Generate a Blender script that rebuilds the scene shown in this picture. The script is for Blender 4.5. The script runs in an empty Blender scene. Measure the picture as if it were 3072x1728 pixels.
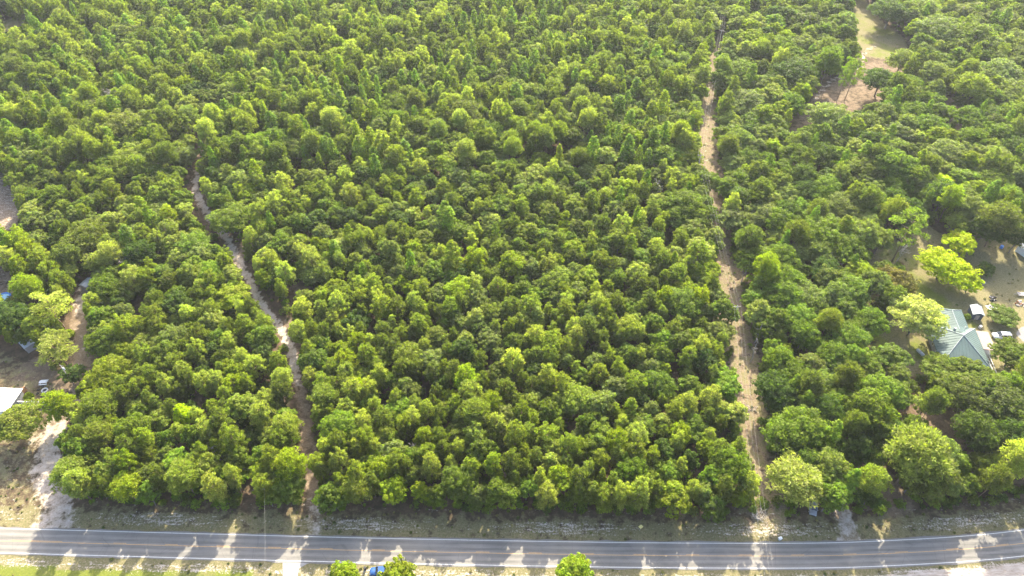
import bpy, bmesh, math, random
import numpy as np
from mathutils import Vector, Matrix

S = bpy.context.scene
C = S.collection
R = math.radians
rnd = random.Random(7)
rng = np.random.default_rng(11)

# ------------------------------------------------------------------ camera, world, sun, exposure
CAM_H = 157.0; PITCH = R(45); FPX = 2090.0
cam_d = bpy.data.cameras.new('camera'); cam = bpy.data.objects.new('camera', cam_d); C.objects.link(cam)
cam.location = (0, 0, CAM_H); cam.rotation_euler = (math.pi/2 - PITCH, 0, 0)
cam_d.sensor_width = 36; cam_d.lens = FPX/3072*36; cam_d.clip_start = 1; cam_d.clip_end = 9000
S.camera = cam
SUN_EL, SUN_AZ = R(34), R(12)          # azimuth from +Y towards +X
w = bpy.data.worlds.new('World'); S.world = w; w.use_nodes = True
nt = w.node_tree; bg = nt.nodes['Background']
sky = nt.nodes.new('ShaderNodeTexSky'); sky.sky_type = 'NISHITA'; sky.sun_disc = False
sky.sun_elevation = SUN_EL; sky.sun_rotation = SUN_AZ; sky.dust_density = 4.0; sky.ozone_density = .6; sky.air_density = .8
nt.links.new(sky.outputs[0], bg.inputs[0]); bg.inputs[1].default_value = 0.15
sd = bpy.data.lights.new('sun', 'SUN'); sd.energy = 3.9; sd.angle = R(0.6); sd.color = (1.0, 0.90, 0.70)
sun = bpy.data.objects.new('sun', sd); C.objects.link(sun)
sv = Vector((math.sin(SUN_AZ)*math.cos(SUN_EL), math.cos(SUN_AZ)*math.cos(SUN_EL), math.sin(SUN_EL)))
sun.rotation_euler = sv.to_track_quat('Z', 'Y').to_euler(); sun.location = (0, 60, 250)
S.view_settings.view_transform = 'Standard'; S.view_settings.look = 'None'
S.view_settings.gamma = 1; S.view_settings.use_curve_mapping = False
S.view_settings.exposure = 2.12
S.render.engine = 'CYCLES'

def at(px, py, z=0.0):
    a = px-1536; b = 864-py
    ry = FPX*math.cos(PITCH)+b*math.sin(PITCH); rz = -FPX*math.sin(PITCH)+b*math.cos(PITCH)
    t = (z-CAM_H)/rz
    return (a*t, ry*t)
def depth(y, z=0): return y*math.cos(PITCH)+(CAM_H-z)*math.sin(PITCH)

# ------------------------------------------------------------------ helpers
def tag(o, label=None, cat=None, group=None, kind=None):
    if label: o['label'] = label
    if cat: o['category'] = cat
    if group: o['group'] = group
    if kind: o['kind'] = kind
    return o
def link(name, me, mat=None, parent=None, loc=None, rz=None):
    if mat and not me.materials: me.materials.append(mat)
    o = bpy.data.objects.new(name, me); C.objects.link(o)
    if parent: o.parent = parent
    if loc: o.location = loc
    if rz is not None: o.rotation_euler = (0, 0, rz)
    return o
def empty(name, loc, rz=0, scale=(1, 1, 1)):
    o = bpy.data.objects.new(name, None); C.objects.link(o)
    o.empty_display_size = .5; o.location = loc; o.rotation_euler = (0, 0, rz); o.scale = scale
    return o
def mesh_np(name, V, F, attrs=None, smooth=False):
    """V (n,3), F (m,k) arrays"""
    V = np.asarray(V, dtype=np.float32); F = np.asarray(F, dtype=np.int32)
    me = bpy.data.meshes.new(name)
    k = F.shape[1]; m = F.shape[0]
    me.vertices.add(len(V)); me.vertices.foreach_set('co', V.ravel())
    me.loops.add(m*k); me.loops.foreach_set('vertex_index', F.ravel())
    me.polygons.add(m); me.polygons.foreach_set('loop_start', np.arange(0, m*k, k, dtype=np.int32))
    me.polygons.foreach_set('loop_total', np.full(m, k, dtype=np.int32))
    me.update(calc_edges=True)
    if attrs:
        for n, (dom, arr) in attrs.items():
            a = me.attributes.new(n, 'FLOAT', dom); a.data.foreach_set('value', np.asarray(arr, dtype=np.float32))
    if smooth: me.polygons.foreach_set('use_smooth', np.ones(m, dtype=bool))
    me.validate()
    return me
class MB:
    """collects simple solids into one mesh"""
    def __init__(s): s.bm = bmesh.new()
    def box(s, c, d, rz=0, bev=0, rx=0, ry=0):
        M = Matrix.Translation(c) @ Matrix.Rotation(rz, 4, 'Z') @ Matrix.Rotation(ry, 4, 'Y') @ Matrix.Rotation(rx, 4, 'X') @ Matrix.Diagonal((d[0], d[1], d[2], 1))
        r = bmesh.ops.create_cube(s.bm, size=1, matrix=M)
        if bev:
            es = list({e for v in r['verts'] for e in v.link_edges})
            bmesh.ops.bevel(s.bm, geom=es, offset=bev, segments=2, affect='EDGES')
        return s
    def tube(s, a, b, r1, r2=None, n=8):
        a = Vector(a); b = Vector(b); d = b-a
        if r2 is None: r2 = r1
        M = Matrix.Translation((a+b)/2) @ d.to_track_quat('Z', 'Y').to_matrix().to_4x4()
        bmesh.ops.create_cone(s.bm, cap_ends=True, segments=n, radius1=r1, radius2=max(r2, .002), depth=d.length, matrix=M)
        return s
    def ball(s, c, r, sc=(1, 1, 1), sub=2, rz=0):
        M = Matrix.Translation(c) @ Matrix.Rotation(rz, 4, 'Z') @ Matrix.Diagonal((sc[0], sc[1], sc[2], 1))
        bmesh.ops.create_icosphere(s.bm, subdivisions=sub, radius=r, matrix=M); return s
    def poly(s, pts, faces):
        vs = [s.bm.verts.new(p) for p in pts]
        for f in faces: s.bm.faces.new([vs[i] for i in f])
        return s
    def ring(s, c, R_, r_, n=14, k=6, ax='Z', rz=0):
        vs = []
        M = Matrix.Translation(c) @ Matrix.Rotation(rz, 4, 'Z')
        if ax == 'Y': M = M @ Matrix.Rotation(math.pi/2, 4, 'X')
        for i in range(n):
            a = 2*math.pi*i/n; row = []
            for j in range(k):
                b = 2*math.pi*j/k
                row.append(s.bm.verts.new(M @ Vector(((R_+r_*math.cos(b))*math.cos(a), (R_+r_*math.cos(b))*math.sin(a), r_*math.sin(b)))))
            vs.append(row)
        for i in range(n):
            for j in range(k):
                s.bm.faces.new((vs[i][j], vs[(i+1) % n][j], vs[(i+1) % n][(j+1) % k], vs[i][(j+1) % k]))
        return s
    def build(s, name, mat, parent=None, loc=None, rz=None, smooth=False):
        bmesh.ops.recalc_face_normals(s.bm, faces=s.bm.faces)
        me = bpy.data.meshes.new(name); s.bm.to_mesh(me); s.bm.free()
        if smooth:
            for p in me.polygons: p.use_smooth = True
        return link(name, me, mat, parent, loc, rz)

# ------------------------------------------------------------------ materials
def newmat(name):
    m = bpy.data.materials.new(name); m.use_nodes = True
    n = m.node_tree.nodes; return m, n, m.node_tree.links, n['Principled BSDF']
def setspec(b, v):
    b.inputs['Specular IOR Level'].default_value = v
def noise(n, l, scale, detail=4, rough=.6, vec=None, dim='3D'):
    t = n.new('ShaderNodeTexNoise'); t.inputs['Scale'].default_value = scale; t.inputs['Detail'].default_value = detail
    t.inputs['Roughness'].default_value = rough
    if vec is not None: l.new(vec, t.inputs['Vector'])
    return t
def ramp(n, l, fac, stops):
    r = n.new('ShaderNodeValToRGB'); l.new(fac, r.inputs[0])
    e = r.color_ramp.elements
    while len(e) > 1: e.remove(e[-1])
    e[0].position = stops[0][0]; e[0].color = (*stops[0][1], 1)
    for p, c in stops[1:]:
        x = e.new(p); x.color = (*c, 1)
    return r.outputs[0]
def mathn(n, l, op, a, b=None, clamp=False):
    m = n.new('ShaderNodeMath'); m.operation = op; m.use_clamp = clamp
    for i, v in enumerate((a, b)):
        if v is None: continue
        if isinstance(v, (int, float)): m.inputs[i].default_value = v
        else: l.new(v, m.inputs[i])
    return m.outputs[0]
def mixc(n, l, fac, a, b, mode='MIX'):
    m = n.new('ShaderNodeMix'); m.data_type = 'RGBA'; m.blend_type = mode
    if isinstance(fac, (int, float)): m.inputs[0].default_value = fac
    else: l.new(fac, m.inputs[0])
    for i, v in ((6, a), (7, b)):
        if isinstance(v, tuple): m.inputs[i].default_value = (*v, 1)
        else: l.new(v, m.inputs[i])
    return m.outputs[2]
def bump(n, l, b, h, strength=.4, dist=.05):
    t = n.new('ShaderNodeBump'); t.inputs['Strength'].default_value = strength; t.inputs['Distance'].default_value = dist
    l.new(h, t.inputs['Height']); l.new(t.outputs[0], b.inputs['Normal'])
def paint(name, col, rough=.5, var=.15, scale=2.0, metal=0.0, spec=.4):
    m, n, l, b = newmat(name)
    tc = n.new('ShaderNodeTexCoord')
    t = noise(n, l, scale, 5, .6, tc.outputs['Object'])
    c0 = tuple(max(0, x*(1-var)) for x in col); c1 = tuple(min(1, x*(1+var)) for x in col)
    l.new(ramp(n, l, t.outputs[0], [(.3, c0), (.7, c1)]), b.inputs['Base Color'])
    b.inputs['Roughness'].default_value = rough; b.inputs['Metallic'].default_value = metal; setspec(b, spec)
    return m
def leafmat(name, trans=.38, rough=.55, sat=1.0, var=.30, palette=None):
    m, n, l, b = newmat(name)
    oi = n.new('ShaderNodeObjectInfo')
    at_ = n.new('ShaderNodeAttribute'); at_.attribute_name = 'lv'
    ac = n.new('ShaderNodeAttribute'); ac.attribute_name = 'cv'
    # leaf to leaf and clump to clump differences
    v = mathn(n, l, 'MULTIPLY_ADD', at_.outputs['Fac'], var*2.2)
    nd = v.node; nd.inputs[2].default_value = 1-var*1.1
    v2 = mathn(n, l, 'MULTIPLY_ADD', ac.outputs['Fac'], .34); v2.node.inputs[2].default_value = .83
    v3 = mathn(n, l, 'MULTIPLY', v, v2)
    r1 = mathn(n, l, 'MULTIPLY_ADD', oi.outputs['Random'], .26); r1.node.inputs[2].default_value = .87
    v4 = mathn(n, l, 'MULTIPLY', v3, r1)
    hs = n.new('ShaderNodeHueSaturation'); hs.inputs['Saturation'].default_value = sat
    if palette:      # a stand of many trees: each one takes a colour of its own from the palette
        wn = n.new('ShaderNodeTexWhiteNoise'); wn.noise_dimensions = '1D'; l.new(oi.outputs['Random'], wn.inputs['W'])
        pc = ramp(n, l, wn.outputs['Value'], [(i/len(palette), c_) for i, c_ in enumerate(palette)]); pc.node.color_ramp.interpolation = 'CONSTANT'
        l.new(pc, hs.inputs['Color'])
    else: l.new(oi.outputs['Color'], hs.inputs['Color'])
    l.new(v4, hs.inputs['Value'])
    hu = mathn(n, l, 'MULTIPLY_ADD', ac.outputs['Fac'], .020); hu.node.inputs[2].default_value = .490
    l.new(hu, hs.inputs['Hue'])
    col = hs.outputs[0]
    l.new(col, b.inputs['Base Color']); b.inputs['Roughness'].default_value = rough; setspec(b, .10)
    tr = n.new('ShaderNodeBsdfTranslucent')
    tc = mixc(n, l, 1.0, col, (1.75, 2.05, .50), 'MULTIPLY'); l.new(tc, tr.inputs['Color'])
    mx = n.new('ShaderNodeMixShader'); mx.inputs[0].default_value = trans
    l.new(b.outputs[0], mx.inputs[1]); l.new(tr.outputs[0], mx.inputs[2])
    l.new(mx.outputs[0], n['Material Output'].inputs[0])
    return m
M = {}
M['needle'] = leafmat('pine_needles', .44, .6)
M['leaf'] = leafmat('broad_leaves', .48, .6)
M['bark_pine'] = paint('pine_bark', (.17, .115, .085), .9, .35, 3)
M['bark_oak'] = paint('oak_bark', (.15, .13, .11), .9, .35, 3)
M['deadwood'] = paint('dead_wood', (.36, .33, .30), .9, .25, 3)
M['asph'] = None

def ground_mat():
    m, n, l, b = newmat('ground_soil')
    tc = n.new('ShaderNodeNewGeometry'); P = tc.outputs['Position']
    def A(nm):
        a = n.new('ShaderNodeAttribute'); a.attribute_name = nm; return a.outputs['Fac']
    big = noise(n, l, .09, 5, .6, P).outputs[0]
    mid = noise(n, l, .45, 6, .68, P).outputs[0]
    fine = noise(n, l, 2.2, 6, .75, P).outputs[0]
    mp = n.new('ShaderNodeMapping'); mp.inputs['Scale'].default_value = (.22, 1.0, 1); l.new(P, mp.inputs['Vector'])
    streak = noise(n, l, 1.5, 7, .75, mp.outputs[0]).outputs[0]
    # forest litter: brown needles and patches of low green
    c = ramp(n, l, mid, [(.32, (.055, .042, .030)), (.5, (.11, .075, .052)), (.66, (.16, .11, .08))])
    gfac = ramp(n, l, fine, [(.46, (0, 0, 0)), (.62, (1, 1, 1))])
    c = mixc(n, l, mathn(n, l, 'MULTIPLY', gfac, .45), c, (.055, .075, .025))
    def layer(c, w, col, lo=.42, hi=.58, nz=mid, amt=.9):
        # w (0..1) pushes the noise over a threshold, so edges break up
        s = mathn(n, l, 'ADD', w, mathn(n, l, 'MULTIPLY', mathn(n, l, 'SUBTRACT', nz, .5), amt))
        mr = n.new('ShaderNodeMapRange'); mr.clamp = True
        mr.inputs[1].default_value = lo; mr.inputs[2].default_value = hi; l.new(s, mr.inputs[0])
        return mixc(n, l, mr.outputs[0], c, col)
    clay = ramp(n, l, mathn(n, l, 'ADD', mathn(n, l, 'MULTIPLY', fine, .55), mathn(n, l, 'MULTIPLY', mid, .45)), [(.32, (.085, .066, .048)), (.48, (.150, .115, .080)), (.62, (.245, .190, .135)), (.75, (.33, .27, .20))])
    c = layer(c, A('clay'), clay)
    tan = ramp(n, l, fine, [(.28, (.13, .10, .072)), (.5, (.225, .175, .128)), (.72, (.33, .27, .21))])
    c = layer(c, A('tan'), tan, amt=1.4)
    grass = ramp(n, l, fine, [(.28, (.090, .095, .040)), (.45, (.150, .145, .068)), (.62, (.235, .200, .118)), (.78, (.32, .27, .185))])
    c = layer(c, A('grass'), grass, amt=1.3)
    yg = ramp(n, l, fine, [(.3, (.085, .11, .022)), (.6, (.16, .185, .035)), (.8, (.25, .235, .07))])
    c = layer(c, A('lush'), yg, nz=big, amt=1.2)
    white = ramp(n, l, streak, [(.3, (.26, .215, .175)), (.5, (.42, .37, .32)), (.7, (.62, .57, .52))])
    c = layer(c, A('speck'), white, lo=.47, hi=.66, nz=mathn(n, l, 'ADD', mathn(n, l, 'MULTIPLY', fine, .55), mathn(n, l, 'MULTIPLY', streak, .45)), amt=2.6)
    sand = ramp(n, l, mathn(n, l, 'ADD', mathn(n, l, 'MULTIPLY', mid, .5), mathn(n, l, 'MULTIPLY', fine, .5)), [(.36, (.22, .175, .13)), (.5, (.38, .335, .285)), (.62, (.50, .46, .41))])
    c = layer(c, A('sand'), sand, lo=.40, hi=.66, nz=mid, amt=1.6)
    grey = ramp(n, l, fine, [(.3, (.16, .155, .15)), (.7, (.34, .33, .32))])
    c = layer(c, A('gravel'), grey)
    c = mixc(n, l, 1.0, c, (.93, .90, .86), 'MULTIPLY')
    l.new(c, b.inputs['Base Color']); b.inputs['Roughness'].default_value = .95; setspec(b, .1)
    bump(n, l, b, fine, .6, .12)
    return m
M['ground'] = ground_mat()

def asphalt_mat():
    m, n, l, b = newmat('asphalt')
    g = n.new('ShaderNodeNewGeometry'); P = g.outputs['Position']
    a = n.new('ShaderNodeAttribute'); a.attribute_name = 'across'     # 0..1 across the carriageway
    mp = n.new('ShaderNodeMapping'); mp.inputs['Scale'].default_value = (.05, 1.2, 1); l.new(P, mp.inputs['Vector'])
    st = noise(n, l, 1.6, 5, .6, mp.outputs[0]).outputs[0]
    fine = noise(n, l, 9, 5, .7, P).outputs[0]
    big = noise(n, l, .12, 4, .6, P).outputs[0]
    # wheel paths: worn, slightly darker bands
    w = mathn(n, l, 'COSINE', mathn(n, l, 'MULTIPLY', a.outputs['Fac'], 8*math.pi))
    f = mathn(n, l, 'MULTIPLY_ADD', w, .15); f.node.inputs[2].default_value = .5
    f = mathn(n, l, 'ADD', f, mathn(n, l, 'MULTIPLY', mathn(n, l, 'SUBTRACT', st, .5), .9))
    f = mathn(n, l, 'ADD', f, mathn(n, l, 'MULTIPLY', mathn(n, l, 'SUBTRACT', fine, .5), .5))
    f = mathn(n, l, 'ADD', f, mathn(n, l, 'MULTIPLY', mathn(n, l, 'SUBTRACT', big, .5), .9))
    c = ramp(n, l, f, [(.2, (.128, .123, .111)), (.5, (.180, .170, .152)), (.8, (.235, .220, .196))])
    vo = n.new('ShaderNodeTexVoronoi'); vo.feature = 'DISTANCE_TO_EDGE'; vo.inputs['Scale'].default_value = .22
    mp2 = n.new('ShaderNodeMapping'); l.new(P, mp2.inputs['Vector']); l.new(mp2.outputs[0], vo.inputs['Vector'])
    cr = ramp(n, l, vo.outputs[0], [(.004, (1, 1, 1)), (.010, (0, 0, 0))])
    c = mixc(n, l, mathn(n, l, 'MULTIPLY', cr, .25), c, (.07, .07, .07))
    l.new(c, b.inputs['Base Color']); b.inputs['Roughness'].default_value = .85; setspec(b, .3)
    return m
M['asph'] = asphalt_mat()
def line_mat(name, col):
    m, n, l, b = newmat(name)
    g = n.new('ShaderNodeNewGeometry')
    t = noise(n, l, 3, 5, .75, g.outputs['Position']).outputs[0]
    l.new(ramp(n, l, t, [(.30, tuple(x*.55 for x in col)), (.48, col)]), b.inputs['Base Color'])
    b.inputs['Roughness'].default_value = .6
    return m
M['white_line'] = line_mat('white_road_paint', (.62, .61, .57)); M['yellow_line'] = line_mat('yellow_road_paint', (.52, .31, .11))

# ------------------------------------------------------------------ landscape layout (plan positions in metres)
def pl(pts): return np.array([at(*p) for p in pts])
TRACK = pl([(945, 1590), (944, 1515), (924, 1312), (906, 1192), (888, 1121), (876, 1049), (853, 1002), (787, 918), (739, 823), (680, 715), (634, 660), (602, 610), (584, 560), (596, 489), (626, 430), (668, 385)])
CORR = pl([(2318, 1620), (2296, 1515), (2272, 1407), (2254, 1312), (2242, 1192), (2222, 1073), (2204, 954), (2182, 835), (2158, 715), (2138, 620), (2126, 525), (2113, 453), (2117, 358), (2129, 262), (2147, 155), (2163, 100)])
LDRIVE = pl([(160, 1585), (175, 1500), (140, 1420), (150, 1330), (175, 1260), (235, 1180), (250, 1090), (245, 1000), (255, 930), (262, 860)])
PATH2 = pl([(700, 780), (735, 760), (752, 715), (775, 670)])
PATH3 = pl([(868, 1000), (880, 960), (920, 905), (900, 860)])
PATH4 = pl([(430, 990), (445, 930), (455, 890)])
def smooth(x, a, b):
    t = np.clip((x-a)/(b-a), 0, 1); return t*t*(3-2*t)
def dline(X, Y, pts):
    d = np.full(X.shape, 1e9)
    for (x0, y0), (x1, y1) in zip(pts[:-1], pts[1:]):
        dx, dy = x1-x0, y1-y0; L = dx*dx+dy*dy+1e-9
        t = np.clip(((X-x0)*dx+(Y-y0)*dy)/L, 0, 1)
        d = np.minimum(d, np.hypot(X-x0-t*dx, Y-y0-t*dy))
    return d
def inpoly(X, Y, pts):
    r = np.zeros(X.shape, bool); n = len(pts)
    for i in range(n):
        x0, y0 = pts[i]; x1, y1 = pts[(i+1) % n]
        c = ((y0 > Y) != (y1 > Y)) & (X < (x1-x0)*(Y-y0)/((y1-y0) if y1 != y0 else 1e-9)+x0)
        r ^= c
    return r
def sdpoly(X, Y, pts):
    d = dline(X, Y, list(pts)+[pts[0]]); return np.where(inpoly(X, Y, pts), -d, d)
ROADPTS = [(-420, 84), (-300, 79.5), (-200, 76), (-120, 73.5), (-59.5, 71.8), (-30, 71.05), (0, 70.45), (30, 70.0), (58.9, 69.85), (75, 70.0), (90, 70.6), (105, 71.5), (119.4, 72.9), (135, 75.2), (150, 78.3), (170, 83.5), (200, 93), (260, 117), (330, 150), (420, 200)]
def catmull(P, step=2.0):
    P = [np.array(p, float) for p in P]; out = []
    for i in range(len(P)-1):
        p0 = P[max(i-1, 0)]; p1 = P[i]; p2 = P[i+1]; p3 = P[min(i+2, len(P)-1)]
        n = max(2, int(np.linalg.norm(p2-p1)/step))
        for k in range(n):
            t = k/n
            out.append(.5*((2*p1)+(-p0+p2)*t+(2*p0-5*p1+4*p2-p3)*t*t+(-p0+3*p1-3*p2+p3)*t**3))
    out.append(P[-1]); return np.array(out)
ROAD = catmull(ROADPTS)
def yroad(x): return np.interp(x, ROAD[:, 0], ROAD[:, 1])
LCLEAR = [at(*p) for p in [(-260, 1140), (-60, 1010), (60, 1060), (150, 1120), (205, 1160), (215, 1240), (190, 1330), (175, 1450), (190, 1560), (-400, 1560), (-400, 1200)]]
LGRAV1 = [at(*p) for p in [(-120, 500), (0, 515), (50, 580), (68, 640), (40, 690), (-60, 710), (-200, 650)]]
LGRAV2 = [at(*p) for p in [(-160, 780), (20, 800), (70, 850), (65, 900), (20, 925), (-140, 930)]]
YARD = [at(*p) for p in [(2705, 700), (2745, 655), (2850, 720), (2960, 700), (3110, 690), (3300, 760), (3320, 1150), (3110, 1140), (2990, 1190), (2880, 1130), (2760, 1130), (2660, 1120), (2590, 1080), (2600, 990), (2660, 950), (2690, 900), (2720, 800)]]
YARD2 = [at(*p) for p in [(2530, 830), (2600, 790), (2680, 700), (2720, 760), (2640, 850), (2570, 860)]]
CLR = [at(*p) for p in [(2355, 400), (2395, 350), (2443, 274), (2490, 235), (2560, 210), (2620, 175), (2720, 190), (2720, 220), (2640, 240), (2700, 300), (2690, 330), (2567, 340), (2470, 330), (2430, 385), (2380, 410)]]
MEAD = [at(*p) for p in [(2540, -20), (2600, 0), (2640, 60), (2710, 110), (2730, 160), (2700, 185), (2600, 170), (2560, 130), (2570, 90), (2550, 40)]]
CLR2 = [at(*p) for p in [(2835, 285), (2870, 300), (2885, 350), (2905, 395), (2870, 400), (2840, 340)]]
LMEAD = [at(*p) for p in [(-160, 110), (40, 55), (85, 40), (80, 70), (0, 110), (-160, 190)]]
RDRIVE = pl([(2555, 1630), (2545, 1590), (2530, 1545), (2510, 1500)])
SDRIVE = pl([(872, 1690), (874, 1710), (870, 1780), (868, 1860)])
BARE = [(at(100, 1120), 8), (at(170, 1150), 6), (at(150, 1330), 4), (at(2560, 1430), 5), (at(2830, 1290), 8), (at(2860, 1230), 6), (at(2780, 1350), 4), (at(2320, 490), 3), (at(1045, 690), 3), (at(890, 520), 2.5), (at(2850, 470), 4), (at(2820, 500), 3),
        (at(2530, 415), 3), (at(2650, 1480), 9), (at(3030, 1400), 7), (at(600, 460), 3), (at(1000, 950), 2.5), (at(2380, 400), 4)]

def fields(X, Y):
    d = {}
    yr = yroad(X); dn = Y-yr
    north = (dn > 0)
    tl = dline(X, Y, TRACK); co = dline(X, Y, CORR); ld = dline(X, Y, LDRIVE)
    cw = 4.3+1.0*np.sin(Y*.06)
    lc = sdpoly(X, Y, LCLEAR); g1 = sdpoly(X, Y, LGRAV1); g2 = sdpoly(X, Y, LGRAV2)
    yd = np.minimum(sdpoly(X, Y, YARD), sdpoly(X, Y, YARD2)); cl = sdpoly(X, Y, CLR); me = sdpoly(X, Y, MEAD); c2 = sdpoly(X, Y, CLR2); lm = sdpoly(X, Y, LMEAD)
    p2 = np.minimum(dline(X, Y, PATH2), dline(X, Y, PATH3)); p4 = dline(X, Y, PATH4)
    rd = dline(X, Y, RDRIVE); sdv = dline(X, Y, SDRIVE)
    bare = np.zeros(X.shape)
    for (bx, by), r in BARE: bare = np.maximum(bare, smooth(-np.hypot(X-bx, Y-by), -r*1.3, -r*.4))
    verge = smooth(-np.abs(dn), -13.5, -9.5)                 # both sides
    flare = np.maximum(0, 6-dn)*.5*(dn > 0)
    d['clay'] = np.maximum.reduce([smooth(-co, -6, -2)*smooth(Y, 140, 215)*.78, smooth(-p2, -4, -1)*.95, smooth(-p4, -3, -1), smooth(-cl, -3, 2)*.54, bare*.75,
                                   smooth(-ld, -6, -2)*smooth(Y, 110, 125)*.8, smooth(-tl, -3.4, -1.2)*smooth(-Y, -128, -112)*.75])
    d['tan'] = np.maximum.reduce([smooth(-co, -9, -4)*.62, smooth(-tl, -3.2, -1.0)*.55, smooth(-lc, -2, 3)*.42, smooth(-np.hypot(X-128, Y-140)+0, -26, -18)*0+smooth(-yd, -2, 2)*.36*smooth(X, 128, 142),
                                  smooth(-c2, -2, 1)*.7, smooth(-g1, -2, 2)*.7, smooth(-g2, -2, 2)*.55, verge*.30, smooth(-rd+flare, -3, -1)*.8, smooth(-ld, -5, -1)*.7])
    d['grass'] = np.maximum.reduce([verge*.62*(1-.4*smooth(dn, 6, 11)), smooth(-yd, -3, 2)*.88, smooth(-me, -3, 2)*.8, smooth(-lm, -3, 2)*.9, smooth(-lc, -2, 3)*.48,
                                    smooth(-co, -9, -5)*.50, (dn < -2.5)*.72, smooth(-(np.abs(tl-4.0)), -2, 0)*smooth(-Y, -190, -130)*.5])
    d['lush'] = np.maximum.reduce([smooth(-yd, -3, 2)*.47*smooth(-X, -150, -138), (dn < -5.5)*smooth(-X, 30, 70)*.62, smooth(-np.hypot((X-122)/1.3, (Y-152)), -16, -8)*.62, smooth(-me, -2, 2)*.46, smooth(-lm, -2, 3)*.5, smooth(-np.hypot(X-141, Y-121), -7, -3)*.6])
    d['speck'] = np.maximum.reduce([smooth(-np.abs(dn-6.2), -3.8, -.8)*.53*(.8+.2*np.sin(X*.13)), smooth(-np.abs(dn-10.5), -1.6, -.3)*.36, smooth(-np.abs(dn+5.3), -2.2, -.6)*.5, smooth(-lc, -2, 4)*.28, smooth(-g1, -3, 1)*.45, smooth(-g2, -3, 1)*.36,
                                    verge*.20, smooth(-np.abs(dn+6), -3, -1)*smooth(X, 60, 95)*.85, smooth(-p2, -4, -1)*.15])
    d['sand'] = np.maximum.reduce([smooth(-tl, -2.1, -.6)*.84*smooth(Y, 112, 124)*(1-.6*smooth(Y, 212, 226)), smooth(-tl-0, -3.4, -1.2)*.50*smooth(-Y, -90, -82), smooth(-ld+flare*1.3, -5.6-2.0*smooth(-Y, -100, -92), -1.4)*.68*(1-.55*smooth(Y, 103, 112)*smooth(-Y, -150, -140)),
                                   smooth(-rd+flare*1.2, -3.6, -1.2)*.62, smooth(-np.hypot((X+122)/1.4, Y-101), -6, -2)*.5, smooth(-dline(X, Y, CLR_PATH), -2.5, -.8)*.45,
                                   smooth(-co, -5, -1)*.30*smooth(Y, 205, 225)])
    d['gravel'] = np.maximum.reduce([smooth(-np.hypot((X-158)/1.6, (Y-136.5)), -5.5, -4)*.8, smooth(-np.hypot((X-205)/1.4, Y-326), -7, -4)*.6, smooth(-sdv+0, -2.6, -2.2)*(dn < -2)*.0])
    # where trees may stand
    clear = (np.abs(dn) < 10.8+.7*np.sin(X*.21)+.5*np.sin(X*.57+1)) | (dn < 0) | (tl < 3.3) | (co < cw) | (ld < 4.2) | (lc < 1.0) | (g1 < 0) | (g2 < 0) | (yd < .5) | (cl < .5) | (me < .5) | (c2 < .5) | (lm < 1) | (p2 < 2.8) | (p4 < 2) | (bare > .85)
    return d, clear, tl, co
CLR_PATH = pl([(2440, 300), (2490, 245), (2560, 215), (2586, 190), (2590, 160), (2620, 140)])

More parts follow.
